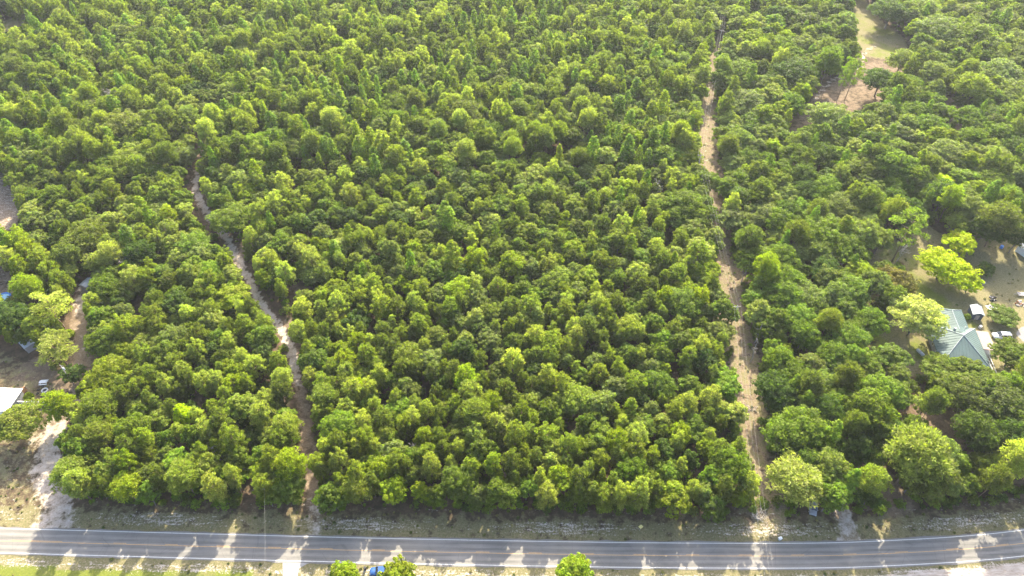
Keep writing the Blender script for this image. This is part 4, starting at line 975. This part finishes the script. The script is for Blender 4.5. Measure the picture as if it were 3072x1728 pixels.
def house():
    cx, cy, rz = 128.9, 130.4, R(-9)
    e = tag(empty('house', (cx, cy, 0), rz), 'house with a green metal hip roof, white ramp and tan porch roof', 'house')
    W, D = 13.0, 15.0
    wl = MB()
    for (c, d) in (((0, -D/2+.1, 1.5), (W-.8, .2, 3)), ((0, D/2-.1, 1.5), (W-.8, .2, 3)), ((-W/2+.5, 0, 1.5), (.2, D-.42, 3)), ((W/2-.5, 0, 1.5), (.2, D-.42, 3))): wl.box(c, d)
    wl.build('wall', M['wall'], e)
    a = W/2+.25; b = D/2+.35
    cs = [(-a, -b, 3), (a, -b, 3), (a, b, 3), (-a, b, 3)]; ap_ = (.3, 1.2, 6.3)
    rf = shell_roof(cs, [ap_], M['teal'], 'roof', e)
    for i, n in ((0, 15), (1, 17), (2, 15), (3, 17)): seams(cs[i], cs[(i+1) % 4], [ap_], n, M['teal'], rf)
    for c in cs: MB().tube(Vector(c)+Vector((0, 0, .06)), Vector(ap_)+Vector((0, 0, .06)), .09, .09, 6).build('ridge_cap', M['silver'], rf)
    # rear wing
    wr = MB(); wr.box((.3, 11.0, 1.5), (8.2, 6.6, 3.0)); wr.build('wing_wall', M['wall'], e)
    cs2 = [(-4.2, 5.5, 3.25), (4.8, 5.5, 3.25), (4.8, 14.8, 3.25), (-4.2, 14.8, 3.25)]
    rp = [(.3, 3.2, 5.6), (.3, 11.8, 5.6)]
    wf = shell_roof(cs2, rp, M['teal'], 'wing_roof', e)
    seams(cs2[1], cs2[2], rp, 10, M['teal'], wf); seams(cs2[3], cs2[0], rp[::-1], 10, M['teal'], wf); seams(cs2[2], cs2[3], [rp[1]], 9, M['teal'], wf)
    MB().tube(Vector(rp[0])+Vector((0, 1, .06)), Vector(rp[1])+Vector((0, 0, .06)), .09, .09, 6).build('ridge_cap', M['silver'], wf)
    for c in (cs2[2], cs2[3]): MB().tube(Vector(c)+Vector((0, 0, .06)), Vector(rp[1])+Vector((0, 0, .06)), .08, .08, 6).build('ridge_cap', M['silver'], wf)
    # tan flat porch roof on posts
    p = MB().box((8.6, 3.6, 2.75), (3.4, 7.2, .16)).build('porch_roof', M['tan'], e)
    for y_ in (.3, 3.6, 6.9): MB().box((10.1, y_, 1.34), (.12, .12, 2.66)).build('porch_post', M['white'], e)
    MB().box((8.6, 3.6, .25), (3.2, 7.0, .5)).build('porch_floor', M['plank'], e)
    # white ramp along the side with its railings
    r = MB().box((8.1, -4.9, .42), (1.5, 9.4, .12)).build('ramp', M['plank'], e)
    for i in range(22): MB().box((8.1, -9.4+i*.43, .50), (1.5, .36, .04)).build('plank', M['white'], r)
    for x_ in (7.4, 8.85):
        rl = MB().box((x_, -4.9, 1.35), (.12, 9.4, .10)).build('railing', M['white'], e)
        for i in range(9): MB().box((x_, -9.5+i*1.15, .95), (.09, .09, .8)).build('rail_post', M['white'], rl)
    MB().box((8.3, .6, .45), (2.6, 1.6, .9)).build('landing', M['white'], e)
    MB().tube((2.2, 5.2, 4.5), (2.2, 5.2, 5.9), .09, .09, 8).build('vent_pipe', M['white'], e)
    MB().box((-.9, 4.2, 5.2), (.5, .5, 1.4)).build('chimney', M['silver'], e)
    for y_ in (-5.6, -2.4, 1.2, 4.4): add_window(e, -W/2+.38, y_, 1.7, math.pi/2)
    for x_ in (-4, 3.6): add_window(e, x_, -D/2-.02, 1.7, 0)
    d_ = MB().box((0, -D/2-.03, 1.05), (.95, .08, 2.1)).build('door', M['white'], e); MB().ball((.36, -D/2-.1, 1.0), .05).build('handle', M['chrome'], d_)
house()

def shed(name, px, py, w_, d_, h, rise, rz, roofm, wallm, label, gable_x=True):
    x, y = at(px, py)
    e = tag(empty(name, (x, y, 0), rz), label, 'shed')
    MB().box((0, 0, h/2), (w_, d_, h)).build('wall', wallm, e)
    a = w_/2+.2; b = d_/2+.25; t = .08
    rf = MB()
    for s_ in (-1, 1):
        rf.poly([(s_*a, -b, h+.02), (0, -b, h+rise), (0, b, h+rise), (s_*a, b, h+.02), (s_*a, -b, h+.02+t), (0, -b, h+rise+t), (0, b, h+rise+t), (s_*a, b, h+.02+t)],
                [[0, 1, 2, 3], [4, 5, 6, 7], [0, 1, 5, 4], [3, 2, 6, 7], [0, 3, 7, 4]])
    r = rf.build('roof', roofm, e)
    n = max(4, int(d_/.7))
    for s_ in (-1, 1):
        for i in range(n+1):
            y_ = -b+2*b*i/n
            MB().tube((s_*a, y_, h+.13), (0, y_, h+rise+.10), .03, .03, 4).build('roof_rib', roofm, r)
    gb = MB()
    for s_ in (-1, 1): gb.poly([(-w_/2, s_*d_/2, h), (w_/2, s_*d_/2, h), (0, s_*d_/2, h+rise*.96)], [[0, 1, 2]])
    gb.build('gable', wallm, e)
    dr = MB().box((0, -d_/2-.03, h*.42), (w_*.36, .06, h*.84)).build('door', M['greywood'], e)
    MB().box((w_*.13, -d_/2-.08, h*.42), (.05, .06, .2)).build('handle', M['chrome'], dr)
    return e
shed('shed', 2922, 946, 3.0, 3.6, 2.1, .8, R(-12), M['silver'], paint('dark_blue_siding', (.06, .075, .11), .7), 'small dark shed with a silver gable roof behind the green-roofed house')
shed('shed', 117, 1022, 5.0, 8.5, 2.4, 1.0, R(-38), M['whiteroof'], M['wall'], 'shed with a pale metal roof half hidden under the pines at left')
shed('shed', 268, 862, 2.6, 3.2, 2.0, .6, R(-20), M['silver'], M['wall'], 'small grey shed in deep shade at the end of the left drive')
shed('outbuilding', 3110, 775, 7.0, 11, 2.6, 1.3, R(24), M['silver'], M['white'], 'outbuilding with a silver ribbed roof cut off by the right edge')

# homestead building at the left edge: white metal roof, low white parapet wall with a planted bed
def left_building():
    x, y = at(-30, 1215)
    e = tag(empty('building', (x, y, 0), R(-3)), 'long low building with a weathered white flat metal roof at left edge', 'building')
    MB().box((0, 0, 1.4), (16.4, 6.8, 2.8)).build('wall', M['wall'], e)
    rf = MB().box((0, 0, 2.92), (17.2, 7.6, .16), bev=.03).build('roof', M['whiteroof'], e)
    for i in range(18): MB().box((-8.2+i*.965, 0, 3.02), (.06, 7.5, .05)).build('roof_seam', M['whiteroof'], rf)
    MB().box((3.4, .9, 3.10), (1.7, .35, .12), rz=.1).build('vent', M['rust'], e)
    for i in (-5, -1, 3): add_window(e, i, -3.42, 1.6, 0)
    d_ = MB().box((6, -3.44, 1.05), (.9, .06, 2.1)).build('door', M['white'], e); MB().ball((6.35, -3.5, 1.0), .05).build('handle', M['chrome'], d_)
left_building()
def low_wall():
    x, y = at(108, 1215)
    e = tag(empty('low_wall', (x, y, 0), R(-1)), 'low white panel wall with an orange return beside the white-roofed building', 'wall')
    for i in range(6): MB().box((-4.6+i*1.9, 0, .75), (1.86, .14, 1.5)).build('panel', M['white'], e)
    MB().box((.15, 0, 1.54), (11.6, .3, .08)).build('cap', M['white'], e)
    MB().box((-5.6, 2.6, .8), (.16, 5.0, 1.6), rz=R(-14)).build('return_wall', M['brick'], e)
    for i in range(7): MB().box((-5.6+i*1.9, -.15, .8), (.1, .1, 1.6)).build('post', M['greywood'], e)
low_wall()
def table():
    x, y = at(133, 1150)
    e = tag(empty('picnic_table', (x, y, 0), R(5)), 'white picnic table standing on the bare orange yard at left', 'table')
    tp = MB().box((0, 0, .72), (2.1, .1, .05)).build('top_frame', M['white'], e)
    for i in range(4): MB().box((0, -.36+i*.24, .76), (2.1, .22, .05)).build('plank', M['white'], e)
    for s_ in (-1, 1):
        MB().box((0, s_*.75, .45), (2.1, .28, .05)).build('bench', M['white'], e)
        MB().box((s_*.8, 0, .36), (.1, 1.5, .08)).build('leg_frame', M['white'], e)
        for q in (-1, 1): MB().tube((s_*.8, q*.62, 0), (s_*.8, q*.25, .72), .05, .05, 6).build('leg', M['white'], e)
table()
def fire_ring():
    x, y = at(135, 1172)
    e = tag(empty('fire_pit', (x, y, 0)), 'round pale fire pit ring in the left yard', 'fire pit')
    for k_ in range(12):
        a = 2*math.pi*k_/12; MB().box((.72*math.cos(a), .72*math.sin(a), .17), (.34, .26, .34), rz=a+math.pi/2, bev=.04).build('stone', M['white'], e)
    MB().ball((0, 0, .02), .5, (1, 1, .25)).build('ash', M['black'], e)
    spots = [(-1.9, .3, 'on the left'), (-1.5, -1.0, 'at the lower left'), (1.7, -.9, 'at the lower right'), (1.9, .5, 'on the right'), (.3, -1.8, 'on the road side'), (-1.2, 1.4, 'at the upper left')]
    for dx, dy, wh in spots:
        t = tag(empty('tyre', (x+dx, y+dy, 0), rnd.uniform(0, 3)), 'old black tyre lying '+wh+' of the fire pit', 'tyre', 'tyres round the fire pit')
        MB().ring((0, 0, .12), .26, .11).build('tread', M['rubber'], t); MB().ring((0, 0, .12), .15, .03).build('bead', M['black'], t)
fire_ring()

def pole(name, x, y, h, label, arm=True, transformer=False, rz=0, cat='utility pole', group=None, lean=(0, 0)):
    e = tag(empty(name, (x, y, 0), rz), label, cat, group); e.rotation_euler = (lean[0], lean[1], rz)
    MB().tube((0, 0, -.5), (0, 0, h), .16, .11, 10).build('shaft', M['pole'], e, smooth=True)
    if arm:
        a = MB().box((0, 0, h-.5), (2.2, .1, .12)).build('crossarm', M['pole'], e)
        for dx in (-1, 0, 1): MB().tube((dx, 0, h-.44), (dx, 0, h-.24 if dx else h+.12), .05, .035, 6).build('insulator', M['tank'], a)
        for s_ in (-1, 1): MB().tube((s_*.7, 0, h-.5), (0, 0, h-1.2), .025, .025, 5).build('brace', M['chrome'], a)
    if transformer:
        t = MB().tube((.34, 0, h-2.0), (.34, 0, h-1.1), .24, .24, 12).build('transformer', M['tank'], e); MB().tube((.34, 0, h-1.1), (.34, 0, h-.85), .05, .03, 6).build('bushing', M['tank'], t)
        MB().tube((-.12, 0, h-.3), (.8, 0, h-.3), .04, .04, 6).build('bracket', M['chrome'], e)
    return e
px_, py_ = at(224, 1156); pole('utility_pole', px_, py_, 9.0, 'pale wooden pole with a grey transformer in the left yard', arm=False, transformer=True)
WP = []
for (tx, ty), h, lab in (((2318, 1790), 10.5, None), ((2213, 916), 10.5, 'wooden power pole in the lower middle of the cleared corridor'), ((2103, 462), 10.5, 'wooden power pole in the upper middle of the cleared corridor'), ((2166, 88), 10.5, 'farthest wooden power pole at the top of the cleared corridor'), ((2185, -120), 10.5, None)):
    x, y = at(tx, ty, h); WP.append((x, y, h))
    if lab: pole('power_pole', x, y, h, lab, group='power line poles')
def wire(a, b, sag, r=.013, n=14):
    pts = []
    for i in range(n+1):
        t = i/n; p = Vector(a).lerp(Vector(b), t); p.z -= 4*sag*t*(1-t); pts.append(tuple(p))
    return (pts, r, r)
for dx, hz, lab in ((-1, -.2, 'left overhead wire running up the cleared corridor'), (0, .14, 'middle overhead wire running up the cleared corridor'), (1, -.2, 'right overhead wire running up the cleared corridor')):
    P = [wire((a[0]+dx, a[1], a[2]+hz), (b[0]+dx, b[1], b[2]+hz), 1.3) for a, b in zip(WP[:-1], WP[1:])]
    tag(link('power_wire', limb_mesh('power_wire', P, 4), M['wire']), lab, 'wire', 'overhead power line wires')
x, y = at(792, 1466, 8.5)
pole('utility_pole', x, y, 8.5, 'slim pole among the trees at the road edge left of centre', arm=False)
x2, y2 = at(793, 1790, 8.5)
tag(link('service_wire', limb_mesh('service_wire', [wire((x, y, 8.4), (x2, y2, 8.6), .8, .012)], 4), M['wire']), 'single thin wire crossing the road left of centre', 'wire')

# vehicles: length along local x, nose at -x
def car(px, py, rz, body, L, W, H, label, kind='suv', name='parked_car', gcol='carwhite', cat='car'):
    x, y = at(px, py)
    e = tag(empty(name, (x, y, 0), rz), label, cat)
    hl, hw = L/2, W/2
    belt = H*.56
    # lofted lower body: stations (x, half width, z bottom, z top)
    st = [(-hl, hw*.78, .42, belt*.72), (-hl+.12, hw*.92, .34, belt*.84), (-hl+.7, hw, .28, belt*.90), (-hl+1.35, hw, .26, belt*.97), (0, hw, .26, belt), (hl-.6, hw, .26, belt), (hl-.12, hw*.95, .34, belt*.97), (hl, hw*.84, .42, belt*.85)]
    mb = MB(); rows = []
    for sx, w_, zb, zt in st:
        sec = [(w_*.9, zb), (w_, zb+.12), (w_*1.0, zt-.18), (w_*.93, zt), (0, zt+.03), (-w_*.93, zt), (-w_, zt-.18), (-w_, zb+.12), (-w_*.9, zb)]
        rows.append([mb.bm.verts.new((sx, yy, zz)) for yy, zz in sec])
    for a, b in zip(rows[:-1], rows[1:]):
        for i in range(len(a)): mb.bm.faces.new((a[i], a[(i+1) % len(a)], b[(i+1) % len(a)], b[i]))
    mb.bm.faces.new(rows[0]); mb.bm.faces.new(rows[-1][::-1])
    bd = mb.build('body', body, e, smooth=True)
    # greenhouse
    f0, f1, r1, r0 = -hl+L*.27, -hl+L*.42, (hl-L*.10 if kind == 'suv' else hl-L*.30 if kind == 'car' else hl-L*.46), (hl-L*.03 if kind == 'suv' else hl-L*.16 if kind == 'car' else hl-L*.42)
    zt = H-.06; wb, wt = hw*.90, hw*.74
    g = MB(); g.poly([(f0, -wb, belt-.02), (r0, -wb, belt-.02), (r0, wb, belt-.02), (f0, wb, belt-.02), (f1, -wt, zt), (r1, -wt, zt), (r1, wt, zt), (f1, wt, zt)],
        [[0, 1, 2, 3], [4, 5, 6, 7], [0, 1, 5, 4], [1, 2, 6, 5], [2, 3, 7, 6], [3, 0, 4, 7]])
    g.build('window_glass', M['glass'], e)
    MB().box(((f1+r1)/2, 0, zt+.03), (r1-f1+.12, wt*2+.06, .07), bev=.03).build('roof', body, e)
    pil = MB()
    for s_ in (-1, 1):
        pil.tube((f0, s_*wb, belt), (f1, s_*wt, zt), .045, .045, 5).tube((r0, s_*wb, belt), (r1, s_*wt, zt), .06, .06, 5)
        xm = (f1+r1)/2; pil.tube((xm, s_*wb, belt), (xm, s_*wt, zt), .04, .04, 5)
    pil.build('pillar', body, e)
    if kind == 'suv':
        for s_ in (-1, 1): MB().tube((f1+.2, s_*wt*.86, zt+.12), (r1-.2, s_*wt*.86, zt+.12), .025, .025, 5).build('roof_rail', M['chrome'], e)
    for sx in (-hl+L*.18, hl-L*.19):
        for s_ in (-1, 1):
            wh = MB().tube((sx, s_*(hw-.22), .36), (sx, s_*(hw+.01), .36), .36, .36, 16).build('wheel', M['rubber'], e)
            MB().tube((sx, s_*(hw), .36), (sx, s_*(hw+.03), .36), .21, .21, 12).build('rim', M['chrome'], wh)
    for s_ in (-1, 1):
        MB().box((-hl+.07, s_*hw*.66, belt*.72), (.10, .36, .16), bev=.02).build('headlight', M['tank'], e)
        MB().box((hl-.04, s_*hw*.72, belt*.74), (.08, .24, .3), bev=.02).build('tail_light', M['red'], e)
        MB().box((f0+.3, s_*(hw+.1), belt+.05), (.14, .2, .14), bev=.03).build('mirror', body, e)
    MB().box((-hl-.02, 0, .5), (.08, hw*1.5, .16), bev=.02).build('bumper', M['black'], e)
    if kind == 'pickup':
        MB().box((hl-L*.21, 0, belt+.025), (L*.36, W*.78, .05)).build('load_bed', M['black'], e)
    return e
car(3002, 1012, R(-3), M['carwhite'], 5.2, 2.0, 1.85, 'white estate car with roof rails parked on the grey patch beside the house')
car(1142, 1716, R(4), M['carblue'], 4.7, 1.85, 1.5, 'blue car partly under the roadside oak at the bottom of the view', 'car', cat='car')
car(2438, 1524, R(70), M['cargrey'], 4.6, 1.8, 1.5, 'grey car half hidden under the bright tree by the road', 'car')

def tank():
    x, y = at(2758, 1062)
    e = tag(empty('propane_tank', (x, y, 0), R(-68)), 'pale capsule-shaped gas tank on the bare patch left of the house', 'gas tank')
    b = MB().tube((-1.0, 0, .75), (1.0, 0, .75), .46, .46, 18).ball((-1.0, 0, .75), .46, (.8, 1, 1), 3).ball((1.0, 0, .75), .46, (.8, 1, 1), 3).build('vessel', M['tank'], e, smooth=True)
    MB().tube((0, 0, 1.15), (0, 0, 1.35), .18, .18, 12).build('valve_cover', M['wall'], e)
    for s_ in (-.8, .8): MB().box((s_, 0, .16), (.15, .7, .32)).build('leg', M['greywood'], e)
tank()
def rocks(name, px, py, n, spread, size, mats, label, cat, part='stone', flat=.6):
    x, y = at(px, py); e = tag(empty(name, (x, y, 0)), label, cat)
    for i in range(n):
        a = rnd.uniform(0, 6.28); rr = spread*math.sqrt(rnd.random()); s_ = size*rnd.uniform(.6, 1.3)
        MB().ball((rr*math.cos(a), rr*math.sin(a)*.8, s_*.35+.35*size*(1-rr/spread)), s_, (1, rnd.uniform(.6, .9), flat), 1, a).build(part, mats[i % len(mats)], e)
    return e
rocks('log_pile', 3062, 912, 26, 2.0, .36, [M['stone'], M['plank'], M['rust']], 'pile of pale cut logs beside the right edge of the yard', 'pile', 'log', .8)
def scrap():
    x, y = at(2978, 905)
    e = tag(empty('scrap_heap', (x, y, 0)), 'heap of black scrap and bags in the yard above the white car', 'heap')
    for i in range(13):
        a = rnd.uniform(0, 6.28); rr = rnd.uniform(0, 1.3)
        MB().box((rr*math.cos(a)+.5, rr*math.sin(a)*1.2+.6, rnd.uniform(.2, .7)), (rnd.uniform(.3, .9), rnd.uniform(.2, .6), rnd.uniform(.2, .5)), rz=rnd.uniform(0, 3), rx=rnd.uniform(-.4, .4), bev=.05).build('scrap_piece', [M['black'], M['rubber'], M['wall']][i % 3], e)
    MB().ring((.9, 1.2, .6), .3, .1).build('wheel', M['rubber'], e)
    x, y = at(2973, 922)
    t = tag(empty('white_sheet', (x, y, 0), R(12)), 'crumpled white sheet spread on the grass beside the black scrap', 'sheet')
    mb = MB(); g = []
    for j in range(9): g.append([mb.bm.verts.new((-1.4+i*.35, -.9+j*.22, .10+.10*rnd.random())) for i in range(9)])
    for j in range(8):
        for i in range(8): mb.bm.faces.new((g[j][i], g[j][i+1], g[j+1][i+1], g[j+1][i]))
    o = mb.build('cloth', M['white'], t); sm = o.modifiers.new('thickness', 'SOLIDIFY'); sm.thickness = .03
    for q in range(4): MB().box((rnd.uniform(-.8, .8), rnd.uniform(-.3, .6), .32), (.5, .2, .15), rz=rnd.uniform(0, 3)).build('clutter', M['black'], t)
scrap()
def tyre_stack():
    x, y = at(2943, 845)
    e = tag(empty('tyre_stack', (x, y, 0), R(10)), 'row of stacked grey tyres beside the round dark bush in the yard', 'tyres')
    for i in range(4):
        for k_ in range(3): MB().ring((.1*k_, -1.2+i*.72, .14+.24*k_), .27, .11).build('tyre', M['rubber'] if (i+k_) % 2 else M['wall'], e)
tyre_stack()
def barrel(px, py, mat, label, r=.32, h=.95):
    x, y = at(px, py); e = tag(empty('barrel', (x, y, 0)), label, 'barrel')
    MB().tube((0, 0, 0), (0, 0, h), r, r, 16).build('drum', mat, e, smooth=False)
    for z in (.3*h, .66*h): MB().ring((0, 0, z), r, .025, 16).build('hoop', mat, e)
    MB().tube((0, 0, h), (0, 0, h+.04), r*.94, r*.94, 16).build('lid', mat, e)
barrel(3003, 744, M['bluetarp'], 'blue barrel on the shady grass above the yard', .5, 1.0)
barrel(2939, 983, M['white'], 'white barrel beside the porch roof of the house', .4, .8)
barrel(2950, 1002, M['rust'], 'rusty brown barrel between the house and the white car', .35, .8)
barrel(1096, 1708, M['black'], 'dark bin standing by the road edge left of the blue car', .3, 1.0)
def pool():
    x, y = at(12, 894)
    e = tag(empty('paddling_pool', (x, y, 0)), 'round blue paddling pool at the left edge under the trees', 'pool')
    MB().ring((0, 0, .3), 1.9, .28, 24, 8).build('rim', M['bluetarp'], e); MB().tube((0, 0, 0), (0, 0, .3), 1.85, 1.85, 24).build('floor', paint('pool_water', (.25, .50, .62), .1), e)
pool()
def trailer():
    x, y = at(3070, 886)
    e = tag(empty('flat_trailer', (x, y, 0), R(-3)), 'grey flat trailer frame at the right edge above the log pile', 'trailer')
    for s_ in (-1, 1): MB().box((0, s_*.7, .5), (4.0, .12, .14)).build('rail', M['chrome'], e)
    for i in range(9): MB().box((-1.8+i*.45, 0, .6), (.36, 1.5, .05)).build('plank', M['greywood'], e)
    for s_ in (-1, 1): MB().tube((.3, s_*.8, .32), (.3, s_*1.0, .32), .32, .32, 14).build('wheel', M['rubber'], e)
    MB().tube((-2, 0, .5), (-3.2, 0, .45), .06, .06, 6).build('drawbar', M['chrome'], e)
trailer()
def pallet(px, py, rz, label, dark=False, n=7):
    x, y = at(px, py); e = tag(empty('pallet', (x, y, 0), rz), label, 'pallet')
    m_ = M['black'] if dark else M['greywood']
    for i in range(n): MB().box((0, -.9+i*1.8/(n-1), .16), (2.4, .16, .04)).build('slat', m_, e)
    for x_ in (-1.1, 0, 1.1): MB().box((x_, 0, .07), (.1, 1.9, .13)).build('bearer', m_, e)
pallet(2608, 1060, R(5), 'grey slatted pallet lying below the black rubbish in the woods clearing')
def branches(px, py, label, seed, sz=2.4, n=26, name='brush_pile', mat='deadwood'):
    g = np.random.default_rng(seed); P = []
    for i in range(n):
        a = g.uniform(0, 6.28); L = sz*g.uniform(.5, 1.1); p0 = np.array([g.normal(0, sz*.2), g.normal(0, sz*.2), .1]); p1 = p0+np.array([math.cos(a)*L, math.sin(a)*L, g.uniform(.2, 1.3)])
        b = bend(p0, p1, g, .08, 5); P.append((b, .08, .02))
        for _ in range(3):
            s1 = b[g.integers(2, 5)]; a2 = a+g.normal(0, .8); l2 = L*.35; P.append((bend(s1, s1+np.array([math.cos(a2)*l2, math.sin(a2)*l2, l2*.4]), g, .1, 3), .03, .012))
    x, y = at(px, py); tag(link(name, limb_mesh(name, P, 4), M[mat], None, (x, y, 0)), label, 'branches')
branches(2342, 392, 'heap of grey dead branches at the lower left of the upper clearing', 1, 3.4)
branches(2272, 1553, 'heap of pale cut branches on the verge below the corridor', 2, 2.0)
branches(2256, 1230, 'pale fallen branches on the right side of the corridor', 3, 2.2, 12)
branches(2340, 1170, 'grey fallen branches in the shade right of the corridor', 6, 1.6, 8)
branches(2614, 1028, 'tangle of blackened branches and rubbish in the woods left of the house', 4, 1.6, 20, mat='black')
branches(2680, 1140, 'small pile of pale sticks below the slatted pallet', 5, 1.4, 10)
def snag(px, py, h, label, seed, spread=2.4, n=14, z=0, lean=0):
    x, y = at(px, py, z)
    e = tag(empty('dead_tree', (x, y, 0), rnd.uniform(0, 6)), label, 'tree', 'bare dead trees')
    e.rotation_euler = (0, lean, e.rotation_euler[2])
    link('trunk', make_snag(seed, h, spread, n), M['deadwood'], e)
snag(2252, 1085, 10, 'tall bare white dead tree on the right edge of the corridor', 1, 1.3, 8)
snag(2262, 1030, 8, 'second, shorter bare dead tree just above the tall white one by the corridor', 2, 1.2, 8)
snag(2690, 783, 5.5, 'low spreading bare pinkish tree beside the leaning pine above the house', 3, 2.6, 26)
snag(388, 790, 9, 'bare grey twiggy tree in the left wood beside the row of pines', 4, 3.0, 26, 7)
snag(1930, 84, 12, 'bare white branching tree at the top near the power line', 5, 4.0, 20, 10)
snag(345, 292, 12, 'pale grey half-dead tree in the upper left wood', 6, 4.4, 44, 9)
snag(1974, 556, 9, 'grey dead tree left of the corridor in the upper middle', 7, 2.6, 22, 8)
snag(2064, 790, 8, 'bare grey branches sticking out beside the pale tree left of the corridor', 8, 2.6, 20, 7)
snag(2356, 1280, 9, 'bare twigs on top of the broad oak right of the corridor', 9, 2.0, 20, 8.5)
snag(2146, 1428, 8, 'pale bare twigs near the road end of the corridor on its left', 10, 1.4, 16, 8)
snag(1230, 1330, 8, 'bare grey twigs among the lower middle trees', 11, 1.6, 16, 7.5)
snag(640, 1340, 8, 'grey dead branches in the lower left wood', 12, 1.6, 14, 7)
snag(2238, 800, 8, 'whitish dead branches right of the corridor at mid height', 13, 1.8, 18, 7)

def diamond():
    x, y = at(1919, 1592)
    e = tag(empty('road_sign', (x, y, 0)), 'faded yellow diamond road sign on the verge right of centre', 'road sign')
    MB().tube((0, 0, 0), (0, 0, 2.6), .04, .04, 8).build('post', M['chrome'], e)
    mb = MB(); s_ = .62; mb.box((0, 0, 0), (s_*1.42, .03, s_*1.42), ry=math.pi/4, bev=.005)
    mb.build('plate', M['sign'], e, (0, -.06, 2.15)).rotation_euler = (R(-25), 0, 0)
diamond()
def box_marker():
    x, y = at(2339, 1618)
    e = tag(empty('marker_box', (x, y, 0), R(20)), 'small pale utility box on the verge below the power wires', 'utility box')
    MB().box((0, 0, .35), (.75, .55, .7), bev=.04).build('cabinet', M['tank'], e); MB().box((0, 0, .73), (.85, .65, .06), bev=.01).build('lid', M['white'], e)
box_marker()
def mailbox(px, py, label):
    x, y = at(px, py); e = tag(empty('mailbox', (x, y, 0)), label, 'mailbox')
    MB().box((0, 0, .5), (.1, .1, 1.0)).build('post', M['greywood'], e)
    b = MB().box((0, 0, 1.1), (.22, .5, .12)).tube((0, -.25, 1.16), (0, .25, 1.16), .11, .11, 12).build('box', M['tank'], e); MB().box((.13, .1, 1.2), (.02, .04, .2)).build('flag', M['red'], b)
mailbox(831, 1722, 'small mailbox on a wooden post left of the concrete apron')
def shrub(px, py, r, h, tint, label, grp=None, name='bush'):
    x, y = at(px, py); me = make_bush(rnd.randrange(1000), 1.2, 1.5, 60, .15, 20); me.materials.append(M['leaf'])
    e = tag(empty(name, (x, y, 0), rnd.uniform(0, 6), (r/1.2, r/1.2, h/1.5)), label, 'bush', grp)
    o = link('foliage', me, None, e); o.color = (*TINT[tint], 1)
shrub(2952, 822, 2.9, 3.6, 'deep green', 'round dark green bush in the yard above the stacked tyres')
shrub(212, 1010, 1.6, 2.2, 'yellow-green', 'small rounded bush left of the dirt drive')
shrub(90, 1195, 1.4, 1.6, 'yellow-green', 'green bush growing inside the low white wall')
shrub(2900, 955, 1.2, 1.4, 'bright green', 'small bright bush at the foot of the little shed')

# ------------------------------------------------------------------ air
def haze():
    m = bpy.data.materials.new('thin_haze'); m.use_nodes = True; n = m.node_tree.nodes; n.remove(n['Principled BSDF'])
    v = n.new('ShaderNodeVolumePrincipled'); v.inputs['Color'].default_value = (.86, .93, 1, 1); v.inputs['Density'].default_value = HAZE; v.inputs['Anisotropy'].default_value = .3
    m.node_tree.links.new(v.outputs[0], n['Material Output'].inputs['Volume'])
    o = MB().box((0, 0, (CAM_H+6-1.5)/2), (8400, 8400, CAM_H+6+1.5)).build('haze', m)
    tag(o, kind='stuff', label='thin pale summer haze over the whole wood'); 
HAZE = .00008
haze()
